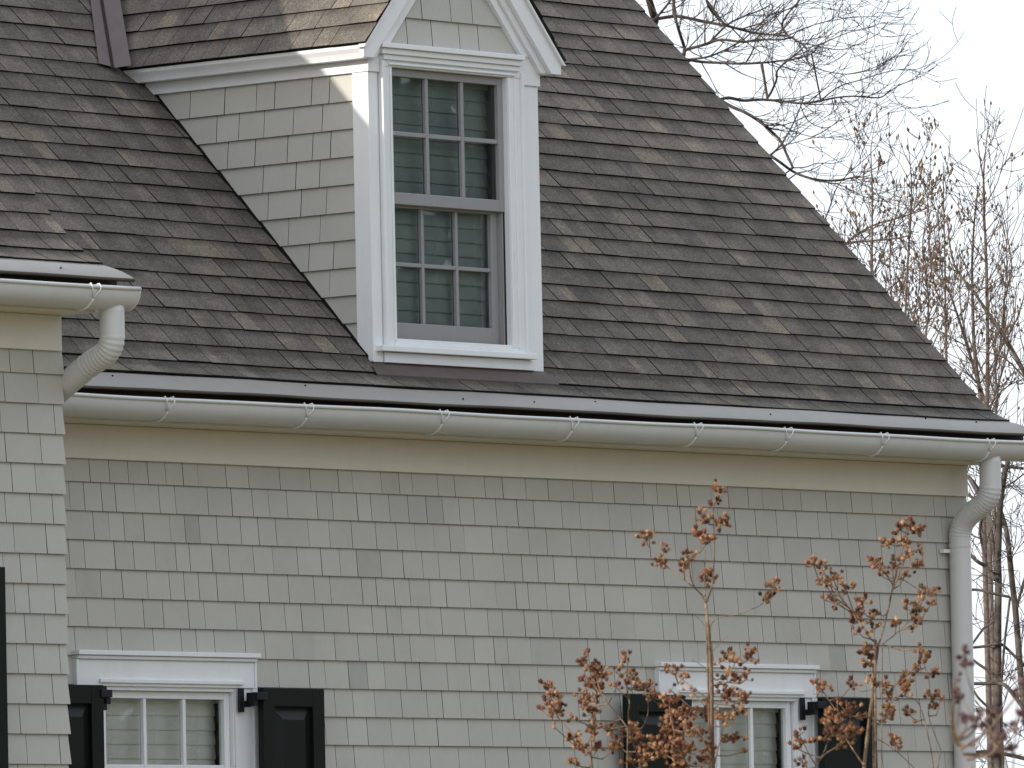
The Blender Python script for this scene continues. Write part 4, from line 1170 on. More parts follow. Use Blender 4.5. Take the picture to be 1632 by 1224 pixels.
MYRTLES = {
 'M': ([[(-17.638,-13.077,1.241,0.0076),(-17.679,-13.114,1.419,0.0073),(-17.738,-13.165,1.562,0.007),(-17.771,-13.195,1.658,0.0067),(-17.825,-13.235,1.752,0.0064),(-17.843,-13.244,1.816,0.0061),(-17.794,-13.199,1.851,0.0058)],[(-17.724,-13.141,1.855,0.0033),(-17.737,-13.136,1.881,0.003),(-17.784,-13.133,1.91,0.0027),(-17.794,-13.075,1.951,0.0023),(-17.806,-13.019,2.009,0.002),(-17.851,-13.043,2.029,0.0017)],[(-17.707,-13.127,1.856,0.0034),(-17.663,-13.086,1.904,0.0028),(-17.648,-13.075,1.944,0.0022),(-17.656,-13.086,2.002,0.0017)],[(-17.645,-13.076,1.863,0.0038),(-17.685,-13.131,1.908,0.0034),(-17.653,-13.111,1.955,0.0029),(-17.664,-13.125,2.02,0.0025),(-17.72,-13.17,2.114,0.0021),(-17.706,-13.181,2.165,0.0017)],[(-17.577,-13.031,1.804,0.0022),(-17.58,-13.062,1.825,0.0021),(-17.587,-13.144,1.831,0.0019),(-17.613,-13.209,1.841,0.0018),(-17.551,-13.195,1.859,0.0016),(-17.536,-13.218,1.901,0.0015)],[(-17.666,-13.059,1.899,0.0029),(-17.704,-13.075,1.924,0.0025),(-17.759,-13.114,1.96,0.0021),(-17.776,-13.12,1.985,0.0017)],[(-17.769,-13.194,1.664,0.0013),(-17.799,-13.182,1.69,0.001),(-17.838,-13.181,1.703,0.0008)],[(-17.798,-13.217,1.721,0.0015),(-17.731,-13.194,1.749,0.0012),(-17.755,-13.238,1.766,0.0008)],[(-17.68,-13.112,1.786,0.0013),(-17.691,-13.095,1.812,0.001),(-17.751,-13.12,1.83,0.0008)],[(-17.738,-13.162,1.595,0.0022),(-17.769,-13.121,1.635,0.0019),(-17.745,-13.059,1.663,0.0016),(-17.761,-13.022,1.684,0.0013)],[(-17.623,-13.069,1.567,0.0021),(-17.659,-13.138,1.609,0.0018),(-17.648,-13.147,1.661,0.0015),(-17.647,-13.157,1.713,0.0013)],[(-17.634,-13.135,1.662,0.0015),(-17.595,-13.155,1.694,0.0013),(-17.554,-13.156,1.727,0.001)],[(-17.595,-13.045,1.422,0.0034),(-17.591,-13.069,1.495,0.0028),(-17.548,-13.052,1.555,0.0022),(-17.554,-13.11,1.592,0.0017)],[(-17.745,-13.167,1.446,0.0025),(-17.812,-13.187,1.503,0.0019),(-17.805,-13.14,1.556,0.0013)],[(-17.609,-13.051,1.307,0.0042),(-17.696,-13.045,1.421,0.0036),(-17.765,-13.063,1.488,0.0029),(-17.804,-13.081,1.552,0.0023),(-17.856,-13.117,1.595,0.0017)]],
  [(-17.683,-13.162,2.164,6,0.023),(-17.654,-13.124,2.131,3,0.019),(-17.75,-13.16,2.081,8,0.026),(-17.762,-13.229,2.067,8,0.026),(-17.648,-13.065,2.043,10,0.028),(-17.784,-13.205,2.02,6,0.023),(-17.858,-13.051,2.032,8,0.026),(-17.813,-13.058,1.968,8,0.026),(-17.786,-13.053,2.004,2,0.017),(-17.811,-13.145,1.963,5,0.022),(-17.736,-13.087,1.991,2,0.017),(-17.744,-13.125,1.982,1,0.014),(-17.619,-13.063,1.936,6,0.023),(-17.653,-13.112,1.915,3,0.019),(-17.631,-12.985,1.949,1,0.014),(-17.525,-13.213,1.908,6,0.023),(-17.508,-13.181,1.874,6,0.023),(-17.726,-12.997,1.686,2,0.017),(-17.737,-13.044,1.677,3,0.019),(-17.637,-12.986,1.668,2,0.017),(-17.697,-12.988,1.631,1,0.014),(-17.592,-12.971,1.633,2,0.017),(-17.597,-13.076,1.701,2,0.017),(-17.589,-13.1,1.722,4,0.02),(-17.675,-13.197,1.701,3,0.019),(-17.525,-13.123,1.732,3,0.019),(-17.619,-13.21,1.711,4,0.02),(-17.678,-13.253,1.676,1,0.014),(-17.737,-13.214,1.658,5,0.022),(-17.696,-13.213,1.652,4,0.02),(-17.653,-13.219,1.652,2,0.017),(-17.591,-13.098,1.618,12,0.033),(-17.71,-13.138,1.596,4,0.02),(-17.702,-13.249,1.598,6,0.023),(-17.637,-13,1.569,6,0.023),(-17.65,-13.079,1.56,6,0.023),(-17.742,-13.214,1.547,8,0.026),(-17.712,-13.24,1.566,4,0.02),(-17.782,-13.12,1.525,8,0.026),(-17.707,-13.099,1.507,5,0.022),(-17.54,-13.061,1.496,8,0.026),(-17.498,-13.069,1.506,1,0.014),(-17.574,-13.131,1.461,1,0.014),(-17.722,-13.136,1.466,6,0.023),(-17.75,-13.027,1.593,16,0.031),(-17.755,-13.047,1.553,18,0.031),(-17.769,-13.042,1.515,16,0.031),(-17.832,-13.111,1.473,16,0.031),(-17.726,-12.97,1.465,10,0.028),(-17.619,-12.982,1.472,8,0.026),(-17.616,-13.029,1.438,8,0.026),(-17.803,-13.102,1.428,14,0.031)]),
 'L': ([[(-17.424,-12.481,1.258,0.0051),(-17.416,-12.462,1.442,0.0046),(-17.428,-12.464,1.484,0.004),(-17.413,-12.391,1.54,0.0034),(-17.404,-12.34,1.575,0.0029),(-17.46,-12.364,1.621,0.0023),(-17.491,-12.374,1.667,0.0017)],[(-17.34,-12.392,1.445,0.0039),(-17.348,-12.406,1.54,0.0033),(-17.35,-12.423,1.606,0.0028),(-17.323,-12.402,1.674,0.0023),(-17.289,-12.352,1.737,0.0017)],[(-17.261,-12.491,1.257,0.0052),(-17.253,-12.498,1.442,0.0047),(-17.312,-12.524,1.51,0.0042),(-17.286,-12.489,1.551,0.0037),(-17.298,-12.497,1.591,0.0032),(-17.346,-12.543,1.615,0.0027),(-17.3,-12.496,1.678,0.0022),(-17.352,-12.545,1.728,0.0017)],[(-17.33,-12.531,1.543,0.0026),(-17.269,-12.519,1.55,0.0023),(-17.271,-12.544,1.589,0.002),(-17.303,-12.574,1.635,0.0017)],[(-17.421,-12.599,1.545,0.003),(-17.432,-12.576,1.58,0.0024),(-17.467,-12.571,1.613,0.0017)],[(-17.299,-12.546,1.44,0.0026),(-17.295,-12.587,1.488,0.0021),(-17.32,-12.618,1.52,0.0017)],[(-17.293,-12.344,1.509,0.0017),(-17.23,-12.339,1.503,0.0015),(-17.195,-12.352,1.496,0.0013)]],
  [(-17.518,-12.398,1.665,8,0.026),(-17.571,-12.452,1.636,8,0.026),(-17.405,-12.325,1.606,10,0.029),(-17.47,-12.408,1.619,4,0.021),(-17.583,-12.478,1.549,1,0.014),(-17.522,-12.485,1.523,6,0.024),(-17.524,-12.513,1.502,6,0.024),(-17.393,-12.376,1.457,4,0.021),(-17.414,-12.283,1.608,1,0.014),(-17.499,-12.519,1.737,5,0.022),(-17.349,-12.417,1.734,3,0.019),(-17.452,-12.513,1.698,10,0.029),(-17.356,-12.457,1.692,8,0.026),(-17.35,-12.381,1.688,3,0.019),(-17.384,-12.45,1.665,8,0.026),(-17.338,-12.418,1.633,6,0.024),(-17.461,-12.471,1.633,5,0.022),(-17.558,-12.522,1.571,3,0.019),(-17.425,-12.448,1.611,4,0.021),(-17.392,-12.45,1.592,6,0.024),(-17.48,-12.529,1.555,6,0.024),(-17.437,-12.483,1.537,5,0.022),(-17.441,-12.507,1.496,5,0.022),(-17.472,-12.627,1.72,3,0.019),(-17.397,-12.585,1.736,2,0.017),(-17.401,-12.544,1.701,1,0.014),(-17.381,-12.521,1.662,2,0.017),(-17.299,-12.514,1.697,5,0.022),(-17.379,-12.559,1.674,2,0.017),(-17.228,-12.465,1.67,3,0.019),(-17.253,-12.512,1.664,4,0.021),(-17.215,-12.507,1.665,6,0.024),(-17.262,-12.554,1.629,6,0.024),(-17.338,-12.468,1.538,5,0.022),(-17.329,-12.539,1.539,8,0.026),(-17.295,-12.456,1.509,6,0.024),(-17.36,-12.582,1.514,8,0.026),(-17.361,-12.479,1.551,2,0.017),(-17.278,-12.529,1.496,4,0.021),(-17.366,-12.499,1.49,5,0.022),(-17.347,-12.632,1.509,6,0.024),(-17.436,-12.619,1.453,4,0.021),(-17.41,-12.645,1.465,8,0.026)]),
 'R': ([[(-17.168,-13.202,1.238,0.0076),(-17.139,-13.197,1.419,0.0074),(-17.112,-13.191,1.515,0.0071),(-17.13,-13.221,1.599,0.0068),(-17.081,-13.192,1.68,0.0065),(-17.102,-13.223,1.738,0.0062),(-17.083,-13.2,1.765,0.006)],[(-17.195,-13.291,1.76,0.0042),(-17.185,-13.266,1.768,0.0038),(-17.166,-13.194,1.837,0.0034),(-17.145,-13.135,1.886,0.003),(-17.148,-13.096,1.927,0.0026),(-17.128,-13.047,1.963,0.0021),(-17.114,-13.014,1.988,0.0017)],[(-17.151,-13.263,1.748,0.0047),(-17.145,-13.267,1.761,0.0042),(-17.09,-13.25,1.836,0.0038),(-17.113,-13.288,1.899,0.0034),(-17.055,-13.255,1.942,0.003),(-17.043,-13.264,1.994,0.0026),(-17.048,-13.286,2.033,0.0021),(-17.098,-13.34,2.069,0.0017)],[(-17.187,-13.309,1.749,0.002),(-17.145,-13.326,1.779,0.0019),(-17.079,-13.317,1.813,0.0017),(-17.017,-13.302,1.854,0.0015),(-16.989,-13.314,1.894,0.0014)],[(-17.073,-13.403,1.232,0.0034),(-17.071,-13.382,1.414,0.003),(-17.077,-13.373,1.495,0.0025),(-17.073,-13.339,1.589,0.0021),(-17.112,-13.324,1.608,0.0017)],[(-16.975,-13.333,1.464,0.0021),(-17.022,-13.331,1.556,0.0019),(-17.046,-13.36,1.608,0.0016),(-17.049,-13.34,1.707,0.0014)],[(-17.111,-13.179,1.42,0.0034),(-17.12,-13.145,1.47,0.003),(-17.104,-13.108,1.504,0.0026),(-17.143,-13.128,1.543,0.0021)],[(-17.313,-13.165,1.419,0.0025),(-17.26,-13.157,1.455,0.0023),(-17.197,-13.148,1.476,0.0021)],[(-17.028,-13.281,1.417,0.0021),(-17.073,-13.251,1.467,0.0019),(-17.106,-13.21,1.501,0.0017)],[(-17.191,-13.044,1.308,0.0026),(-17.224,-13.066,1.423,0.0023),(-17.224,-13.047,1.473,0.002),(-17.181,-13,1.521,0.0017)],[(-17.254,-13.326,1.626,0.0015),(-17.318,-13.336,1.619,0.0013),(-17.325,-13.317,1.639,0.0012)],[(-17.158,-13.253,1.657,0.0017),(-17.172,-13.302,1.635,0.0015),(-17.147,-13.306,1.589,0.0013)],[(-17.153,-13.123,1.569,0.0017),(-17.151,-13.08,1.617,0.0015),(-17.214,-13.108,1.648,0.0013)],[(-17.15,-13.181,1.838,0.0017),(-17.082,-13.159,1.846,0.0015),(-17.103,-13.177,1.868,0.0013)],[(-17.031,-13.236,1.943,0.0017),(-17.008,-13.171,1.966,0.0015),(-17.056,-13.177,1.982,0.0012)],[(-17.038,-13.241,1.936,0.0017),(-17.017,-13.271,1.955,0.0014),(-17.045,-13.328,1.968,0.0012)]],
  [(-17.333,-13.193,1.972,5,0.022),(-17.326,-13.217,1.957,3,0.019),(-17.327,-13.244,1.953,1,0.014),(-17.323,-13.218,1.921,5,0.022),(-17.19,-13.16,1.937,6,0.024),(-17.292,-13.272,1.897,5,0.022),(-17.176,-13.105,1.877,1,0.014),(-17.164,-13.128,1.866,2,0.017),(-17.152,-13.107,1.89,1,0.014),(-17.098,-13.173,1.869,5,0.022),(-17.125,-13.181,1.845,6,0.024),(-17.081,-13.132,1.821,5,0.022),(-17.048,-13.157,1.83,4,0.021),(-17.115,-13.233,1.843,2,0.017),(-17.036,-13.163,1.801,3,0.019),(-17.269,-13.288,1.785,2,0.017),(-17.252,-13.308,1.775,1,0.014),(-17.201,-13.414,2.072,7,0.025),(-17.152,-13.404,2.057,8,0.026),(-17.14,-13.34,2.058,4,0.021),(-17.141,-13.297,2.024,5,0.022),(-17.059,-13.29,2.026,5,0.022),(-17.017,-13.307,2.009,2,0.017),(-17.195,-13.402,1.978,4,0.021),(-17.139,-13.32,1.976,2,0.017),(-17.143,-13.251,1.976,4,0.021),(-17.171,-13.294,1.96,3,0.019),(-17.21,-13.367,1.95,2,0.017),(-17.05,-13.332,1.968,6,0.024),(-17.125,-13.345,1.936,2,0.017),(-17.092,-13.243,1.948,3,0.019),(-17.058,-13.362,1.891,4,0.021),(-16.936,-13.289,1.903,3,0.019),(-16.961,-13.266,1.877,2,0.017),(-17.148,-13.449,1.852,2,0.017),(-17.03,-13.271,1.865,2,0.017),(-17.021,-13.296,1.841,8,0.026),(-17.124,-13.369,1.804,4,0.021),(-17.196,-13.368,1.806,3,0.019),(-17.163,-13.234,1.736,5,0.022),(-17.185,-13.264,1.722,4,0.021),(-17.099,-13.185,1.7,4,0.021),(-17.081,-13.118,1.65,4,0.021),(-17.184,-13.245,1.65,1,0.014),(-17.193,-13.277,1.649,3,0.019),(-17.244,-13.124,1.654,3,0.019),(-17.178,-13.108,1.646,2,0.017),(-17.171,-13.072,1.63,3,0.019),(-17.187,-13.148,1.604,3,0.019),(-17.169,-13.3,1.635,5,0.022),(-17.146,-13.305,1.609,6,0.024),(-17.029,-13.202,1.574,8,0.026),(-17.11,-13.257,1.552,4,0.021),(-17.17,-13.421,1.732,3,0.019),(-17.072,-13.362,1.713,4,0.021),(-17.125,-13.383,1.691,3,0.019),(-17,-13.329,1.675,4,0.021),(-17.173,-13.401,1.677,2,0.017),(-17.137,-13.35,1.647,8,0.026),(-17.181,-13.376,1.619,5,0.022),(-17.044,-13.358,1.608,5,0.022),(-16.907,-13.283,1.609,3,0.019),(-17.028,-13.344,1.582,3,0.019),(-17.102,-13.328,1.559,4,0.021),(-16.997,-13.19,1.489,7,0.025),(-17.363,-13.158,1.507,4,0.021),(-17.309,-13.096,1.477,5,0.022),(-17.181,-13.037,1.496,2,0.017),(-17.376,-13.175,1.435,3,0.019),(-17.148,-13.102,1.564,12,0.041),(-17.212,-13.214,1.559,12,0.041),(-17.325,-13.237,1.518,12,0.039),(-17.24,-13.227,1.512,12,0.039),(-17.202,-13.174,1.495,8,0.037)]),
 'N': ([[(-26.202,-20.816,0.993,0.0023),(-26.267,-20.853,1.123,0.002),(-26.315,-20.865,1.172,0.0017),(-26.276,-20.81,1.217,0.0014),(-26.293,-20.806,1.255,0.0012),(-26.3,-20.808,1.283,0.0009)],[(-26.307,-20.872,1.148,0.0013),(-26.275,-20.812,1.181,0.0011),(-26.269,-20.782,1.218,0.0009),(-26.277,-20.773,1.239,0.0007)],[(-26.287,-20.877,1.096,0.0018),(-26.254,-20.862,1.183,0.0013),(-26.262,-20.873,1.235,0.0008)],[(-26.165,-20.71,1.128,0.0011),(-26.162,-20.685,1.155,0.0009),(-26.152,-20.667,1.166,0.0007)]],
  [(-26.352,-20.847,1.286,2,0.007),(-26.351,-20.852,1.27,3,0.008),(-26.186,-20.699,1.26,1,0.008),(-26.268,-20.766,1.234,2,0.006),(-26.156,-20.683,1.228,2,0.006),(-26.159,-20.698,1.199,3,0.008),(-26.128,-20.692,1.194,3,0.008),(-26.253,-20.795,1.203,2,0.007),(-26.095,-20.693,1.209,3,0.008),(-26.133,-20.758,1.185,3,0.008),(-26.124,-20.706,1.186,4,0.009),(-26.288,-20.857,1.166,4,0.009),(-26.124,-20.762,1.23,3,0.008),(-26.208,-20.832,1.248,2,0.007),(-26.099,-20.695,1.152,5,0.011),(-26.076,-20.712,1.155,5,0.011),(-26.252,-20.87,1.197,4,0.009)]),
}

# ------------------------------------------------------------------ trees
def vrand(r):
    while True:
        v = Vector((r.uniform(-1, 1), r.uniform(-1, 1), r.uniform(-1, 1)))
        if 0.05 < v.length < 1: return v.normalized()

def smooth_poly(poly, k=3):
    P = [Vector(p[:3]) for p in poly]; R_ = [p[3] for p in poly]
    out, ro = [], []
    for i in range(len(P)-1):
        p0 = P[max(i-1, 0)]; p1 = P[i]; p2 = P[i+1]; p3 = P[min(i+2, len(P)-1)]
        for j in range(k):
            t = j/k
            q = 0.5*((2*p1) + (p2-p0)*t + (2*p0-5*p1+4*p2-p3)*t*t + (3*p1-p0-3*p2+p3)*t**3)
            out.append(q); ro.append(R_[i] + (R_[i+1]-R_[i])*t)
    out.append(P[-1]); ro.append(R_[-1])
    return out, ro

def twig(mb, p, d, ln, r, rng, level, up, tips, kids=3, wander=0.35):
    n = 5 if level > 0 else 4
    pts, rad = [p.copy()], [r]
    q = p.copy(); dd = d.copy()
    for i in range(n):
        dd = (dd + vrand(rng)*wander*0.5 + up*0.10).normalized()
        q = q + dd * (ln/n)
        pts.append(q.copy()); rad.append(max(r*(1 - 0.72*(i+1)/n), 0.0024))
    mb.tube(pts, rad, 3 if r < 0.004 else 4, caps=False)
    tips.append((pts[-1], dd))
    if level > 0:
        for k in range(rng.randint(max(1, kids-1), kids+1)):
            i = rng.randint(1, n)
            dirn = (pts[i] - pts[i-1]).normalized()
            side = dirn.cross(vrand(rng)).normalized()
            nd = (dirn*rng.uniform(0.5, 1.0) + side*rng.uniform(0.4, 0.9)).normalized()
            twig(mb, pts[i], nd, ln*rng.uniform(0.4, 0.75), max(rad[i]*0.75, 0.0024), rng, level-1, up, tips, kids, wander)

def branches_from(polys, mb, rng, per_m, ln, level, up, tips, start=0.15, kids=3, out=None, rmax=0.007, wander=0.35, end=1.0):
    for poly in polys:
        P, R_ = smooth_poly(poly, 4)
        total = sum((P[i+1]-P[i]).length for i in range(len(P)-1))
        cnt = int(total*per_m + rng.random())
        for _ in range(cnt):
            i = int(len(P)*rng.uniform(start, end)); i = max(1, min(i, len(P)-1))
            t = (P[i]-P[i-1]).normalized()
            side = t.cross(vrand(rng)).normalized()
            d = (t*rng.uniform(0.3, 1.0) + side*rng.uniform(0.4, 1.0) + up*0.25)
            if out is not None: d += out
            twig(mb, P[i], d.normalized(), ln*rng.uniform(0.5, 1.2), min(max(R_[i]*0.5, 0.003), rmax), rng, level, up, tips, kids, wander)

UPV = Vector((0, 0, 1))

def build_shade_tree():
    base = Vector(SHADE_TREE_LIMBS[0][-1][:3])
    t = empty('shade_tree', (base.x, base.y, -0.25))
    tag(t, 'large bare tree with dark spreading limbs rising behind the roof slope', 'tree')
    rng = random.Random(77)
    first = SHADE_TREE_LIMBS[0]
    trunk = MB()
    tp = [Vector((base.x, base.y, -0.25)), Vector((base.x+0.03, base.y, 1.5)), Vector((base.x-0.02, base.y+0.02, 3.4)), base]
    trunk.tube(tp, [0.17, 0.13, 0.10, first[-1][3]*1.1], 12)
    P, R_ = smooth_poly(first, 4)
    trunk.tube(P, R_, 9)
    trunk.build('trunk', M['bark_big'], t, smooth=True, origin=base)
    mb = MB()
    done = [Vector(q[:3]) for q in first]
    for poly in SHADE_TREE_LIMBS[1:]:
        P, R_ = smooth_poly(poly, 4)
        near = min(done, key=lambda q: (q - P[0]).length)
        gap_ = (near - P[0]).length
        px = project(P[0])
        edge = 1010 + (px[1])*0.88          # where the roof slope hides what stands behind it
        if px[0] < edge + 30:                # hidden foot of the limb, running down behind the roof to the trunk
            foot = base - RIGHT*0.1 + Vector((0, 0, -0.4))
            k_ = P[0] - RIGHT*0.35 + Vector((0, 0, -0.25))
            mb.tube([foot, k_, P[0]], [R_[0]*1.7, R_[0]*1.3, R_[0]], 7, caps=False)
        elif 0.02 < gap_ < 0.5 and px[1] > 0:
            mb.tube([near, P[0]], R_[0]*0.9, 6, caps=False)
        R_ = [r*0.86 for r in R_]
        mb.tube(P, R_, 7)
        done += P
    tips = []
    out = RIGHT*0.45
    branches_from(SHADE_TREE_LIMBS[1:], mb, rng, 4.6, 0.46, 2, UPV*0.9, tips, 0.12, 2, out, 0.0062, 0.28)
    branches_from(SHADE_TREE_LIMBS[1:], mb, rng, 4.0, 0.26, 1, UPV*0.2, tips, 0.1, 2, out*0.4, 0.0042, 0.3)
    tag(mb.build('branches', M['bark_big'], t), kind='stuff')

def pod(mb, p, d, ln, rd, tint):
    d = d.normalized()
    mb.tube([p, p + d*ln*0.25, p + d*ln*0.6, p + d*ln], [rd*0.35, rd, rd*0.85, rd*0.2], 5, True, 0, tint)

POD_LABEL = {
 'A': 'thin pod-bearing sapling nearest the roof edge',
 'B': 'pod tree with a tall straight leader, second from the roof edge',
 'C': 'upright pod tree with two stems in the middle of the thicket',
 'D': 'tallest straight bare tree rising above the thicket at the right',
 'E': 'forked multi-stemmed pod tree growing behind the roof corner',
 'F': 'leaning thick-stemmed bare tree slanting up to the left',
 'H': 'low twiggy pod sapling close beside the roof slope',
 'I': 'bushy pod sapling in front of the two-stemmed pod tree',
 'J': 'clump of stems fanning up just above the roof corner',
 'K': 'tree hidden by the roof with long limbs reaching right across the saplings',
 'G': 'slender bare saplings with drooping twigs at the photo right edge'}

def build_pod_trees():
    rng = random.Random(5)
    for key, polys in POD_TREES.items():
        foot = Vector(polys[0][0][:3])
        t = empty('pod_tree', (foot.x, foot.y, -0.25))
        tag(t, POD_LABEL[key], 'tree', 'bare trees behind the gable end')
        trunk = MB()
        P, R_ = smooth_poly(polys[0], 4)
        trunk.tube([Vector((foot.x, foot.y, -0.25)), Vector((foot.x+0.02, foot.y, 1.6)), foot], [R_[0]*2.4, R_[0]*1.6, R_[0]], 8)
        trunk.tube(P, R_, 7)
        trunk.build('trunk', M['bark_pod'], t, smooth=True, origin=foot)
        mb = MB(); tips = []
        for poly in polys[1:]:
            P, R_ = smooth_poly(poly, 4)
            near = min((Vector(q[:3]) for q in polys[0]), key=lambda q: (q - P[0]).length)
            if (near - P[0]).length > 0.05:
                mb.tube([near + Vector((0, 0, -0.3)), (near + P[0])*0.5 + Vector((0, 0, -0.12)), P[0]], [R_[0]*1.2, R_[0], R_[0]], 5, caps=False)
            mb.tube(P, R_, 6)
        branches_from(polys, mb, rng, 9 if key not in 'DFG' else 6, 0.32, 2, UPV*0.5, tips, 0.0, 2, None, 0.0052, 0.3, 0.86)
        branches_from(polys, mb, rng, 3.5, 0.5, 1, UPV*1.2, tips, 0.0, 2, None, 0.0055, 0.22, 0.62)
        tag(mb.build('branches', M['bark_pod'], t), kind='stuff')
        pm = MB()
        sel = rng.sample(tips, min(len(tips), {'A': 150, 'B': 210, 'C': 150, 'E': 130, 'F': 60, 'H': 110, 'I': 110, 'J': 90, 'K': 40}.get(key, 22)))
        for p, d in sel:
            pod(pm, p, d*0.4 + UPV, rng.uniform(0.022, 0.034), rng.uniform(0.0065, 0.0098), rng.random())
        tag(pm.build('seed_pods', M['cone'], t), kind='stuff')

SLIM_LABEL = {
 'A': 'straight slender tree trunk right beside the white downspout',
 'B': 'leaning slender trunk crossing behind the downspout elbow at the right edge',
 'D': 'low tree with crooked bare boughs at the lower right corner'}
def build_slim_trees():
    rng = random.Random(8)
    for key, polys in SLIM_TREES.items():
        foot = Vector(polys[0][0][:3])
        if key == 'D':
            foot = Vector(polys[0][-1][:3]) + Vector((0.5, -0.3, -0.4))
        t = empty('slim_tree', (foot.x, foot.y, -0.25))
        tag(t, SLIM_LABEL[key], 'tree', 'slender trees past the house corner')
        trunk = MB()
        P, R_ = smooth_poly(polys[0], 4)
        f0 = P[0] if key != 'D' else P[-1]
        trunk.tube([Vector((foot.x, foot.y, -0.25)), (foot + f0)*0.5, f0], [0.05, 0.035, R_[0]], 8)
        trunk.tube(P, R_, 8)
        trunk.build('trunk', M['bark_slim'], t, smooth=True, origin=foot)
        mb = MB(); tips = []
        for poly in polys[1:]:
            P, R_ = smooth_poly(poly, 4)
            mb.tube(P, R_, 7)
            mid = Vector(polys[0][len(polys[0])//2][:3])
            near = min((Vector(q[:3]) for q in polys[0]), key=lambda q: min((q - P[0]).length, (q - P[-1]).length))
            e_ = P[0] if (near - P[0]).length < (near - P[-1]).length else P[-1]
            if (near - e_).length > 0.05:
                mb.tube([near, (near + e_)*0.5 + Vector((0, 0, 0.03)), e_], R_[0]*0.9, 5, caps=False)
        branches_from(polys, mb, rng, 7, 0.5, 2, UPV*0.6, tips, 0.0, 3, -RIGHT*0.2 + FWD*0.3, 0.0035)
        tag(mb.build('branches', M['bark_slim'], t), kind='stuff')

# ------------------------------------------------------------------ crape myrtle seed heads
def capsule_mesh(mat, rng, k):
    mb = MB()
    R0 = 0.0051
    prof_ = [(0.0, 0.22), (0.22, 0.78), (0.55, 0.98), (0.80, 0.88), (1.0, 0.95)]
    n = 12
    vs = []
    for h, r in prof_:
        for i in range(n):
            a = 2*math.pi*i/n
            valve = math.cos(6*a)            # six valves, split and gaping at the mouth
            rr = R0*r*(1 + 0.16*valve*h + rng.uniform(-.07, .07))
            vs.append((rr*math.cos(a), rr*math.sin(a), R0*2.0*h*(1 + (0.28*valve if h > 0.75 else 0) + rng.uniform(-.05, .05))))
    fs = [(j*n+i, j*n+(i+1) % n, (j+1)*n+(i+1) % n, (j+1)*n+i) for j in range(len(prof_)-1) for i in range(n)]
    fs.append(tuple(range(n-1, -1, -1)))
    # split, gaping top
    c = len(vs); vs.append((0, 0, R0*0.75))
    top = (len(prof_)-1)*n
    fs += [(top+i, top+(i+1) % n, c) for i in range(n)]
    mb.add(vs, fs, 0, 0.0)
    me_o = mb.build('seed_capsule', mat, None)
    return me_o

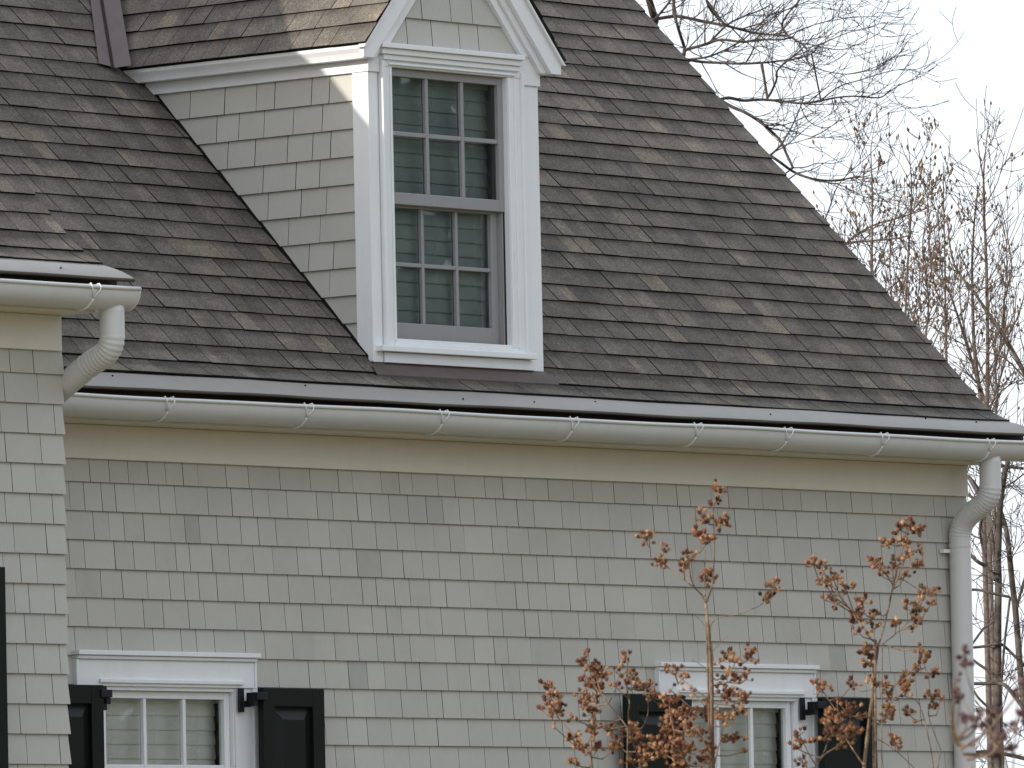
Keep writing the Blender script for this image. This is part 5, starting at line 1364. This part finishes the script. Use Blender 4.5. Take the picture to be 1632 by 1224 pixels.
MY_LABEL = {
 'M': 'tall crape myrtle shrub with brown seed heads, its tip reaching toward the eave',
 'L': 'short crape myrtle shrub with brown seed heads left of the tall one',
 'R': 'crape myrtle shrub with a dense seed cluster before the right shutter',
 'N': 'blurred plum colored shrub nearest the camera at the lower right corner'}
def build_myrtles():
    rng = random.Random(19)
    protos = {}
    for key, (stems, clusters) in MYRTLES.items():
        mat = M['capsule_plum'] if key == 'N' else M['capsule']
        foot = Vector(stems[0][0][:3])
        gz = -0.25 - 0.62*min(1, max(0, (-3 - foot.y)/22))
        t = empty('crape_myrtle', (foot.x, foot.y, gz))
        tag(t, MY_LABEL[key], 'shrub', 'dry shrubs in front of the wall')
        base = Vector((foot.x, foot.y, gz))
        allp = []
        mb = MB()
        for i, poly in enumerate(stems):
            P, R_ = smooth_poly(poly, 4)
            # knobbly stems
            R_ = [0.70*r*(1 + 0.12*math.sin(j*1.9 + i)) for j, r in enumerate(R_)]
            if i == 0:
                mb.tube([base, base.lerp(P[0], 0.5) + Vector((0.01, 0, 0)), P[0]], [R_[0]*1.6, R_[0]*1.25, R_[0]], 8)
                mb.tube(P, R_, 8)
                mb.build('stem', M['bark_myrtle'], t, smooth=True, origin=foot)
                mb = MB()
            else:
                low = [q for q in allp if q[0].z < P[0].z - 0.6*(q[0].xy - P[0].xy).length + 0.004]
                near = min(low, key=lambda q: (q[0] - P[0]).length) if low else None
                if near is None or (near[0] - P[0]).length > 0.15:
                    mb.tube([base + Vector((0.02*i, 0, 0)), base.lerp(P[0], 0.6) + Vector((0, 0, -0.05)), P[0]], [R_[0]*1.5, R_[0]*1.2, R_[0]], 6)
                elif (near[0] - P[0]).length > 0.004:
                    mb.tube([near[0], P[0]], [R_[0], R_[0]], 6)
                mb.tube(P, R_, 7)
            allp += [(p, r) for p, r in zip(P, R_)]
        spots = []
        for (x, y, z, n, rad) in clusters:
            c = Vector((x, y, z))
            near = min(allp, key=lambda q: (q[0] - c).length + max(0, q[0].z - c.z)*1.5)
            if (near[0] - c).length > 0.012:
                m_ = near[0].lerp(c, 0.5) + Vector((0, 0, -0.12*(near[0] - c).length)) + vrand(rng)*0.008
                mb.tube([near[0], m_, c], [0.0022, 0.0018, 0.0014], 4, caps=False)
            for _ in range(int(n*2.4 + 0.5)):
                v = vrand(rng); v.z = v.z*0.9
                p = c + v*rad*rng.uniform(0.2, 1.0)
                d = ((p - c).normalized()*0.6 + UPV*0.7 + vrand(rng)*0.5).normalized()
                mb.tube([c + (p - c)*0.1, p - d*0.002], 0.0009, 3, caps=False)
                spots.append((p, d, rng.uniform(0.8, 1.25)*(0.95 if key != 'N' else 0.62)))
        tag(mb.build('branches', M['bark_myrtle'], t), kind='stuff')
        rest = None
        for i, (p, d, sc) in enumerate(spots):
            if i >= 300:
                if rest is None: rest = MB()
                q_ = d.to_track_quat('Z', 'Y')
                src = protos[(key == 'N', i % 4)].data
                rest.add([p + q_ @ (v.co*sc) for v in src.vertices], [tuple(f.vertices) for f in src.polygons], 0, rng.random())
                continue
            kk = (key == 'N', i % 4)
            if kk not in protos:
                o = capsule_mesh(mat, rng, i)
                protos[kk] = o
            else:
                o = protos[kk].copy()
                COL.objects.link(o)
            o.parent = t
            o.location = p - t.location
            o.rotation_euler = d.to_track_quat('Z', 'Y').to_euler()
            o.scale = (sc, sc, sc*rng.uniform(0.85, 1.1))
        if rest: tag(rest.build('seed_capsules', mat, t), kind='stuff')

build_shade_tree()
build_pod_trees()
build_slim_trees()
build_myrtles()

# ------------------------------------------------------------------ woods across the lawn, seen only mirrored in the panes
def build_far_woods():
    rng = random.Random(3)
    mb = MB()
    for i in range(92):
        a = RAD(-75 + 95*(i % 46 + 0.5*(i//46))/45)
        d = 62 + rng.uniform(-9, 12)
        x, y = -4 + d*math.cos(a), -2 + d*math.sin(a)
        if y > -14: continue
        h = rng.uniform(12, 19)
        mb.tube([(x, y, -1), (x, y, h*0.95)], [0.3, 0.05], 6)
        for _ in range(1000):
            f_ = rng.random()**0.8
            z = h*(0.12 + 0.88*f_)
            r = h*0.22*math.sqrt(max(0.0, 1 - f_**2.5)) + 0.3
            t = rng.uniform(0, 6.283)
            c = Vector((x + r*rng.random()**.5*math.cos(t), y + r*rng.random()**.5*math.sin(t), z))
            u = vrand(rng)*rng.uniform(0.2, 0.5); v = vrand(rng)*rng.uniform(0.15, 0.4)
            mb.add([c - u, c + v, c + u, c - v], [(0, 1, 2, 3)], 0, rng.random())
    o = mb.build('far_woods', M['evergreen'])
    tag(o, 'dark evergreen woods across the lawn, mirrored in the panes', 'woods', kind='stuff')
build_far_woods()
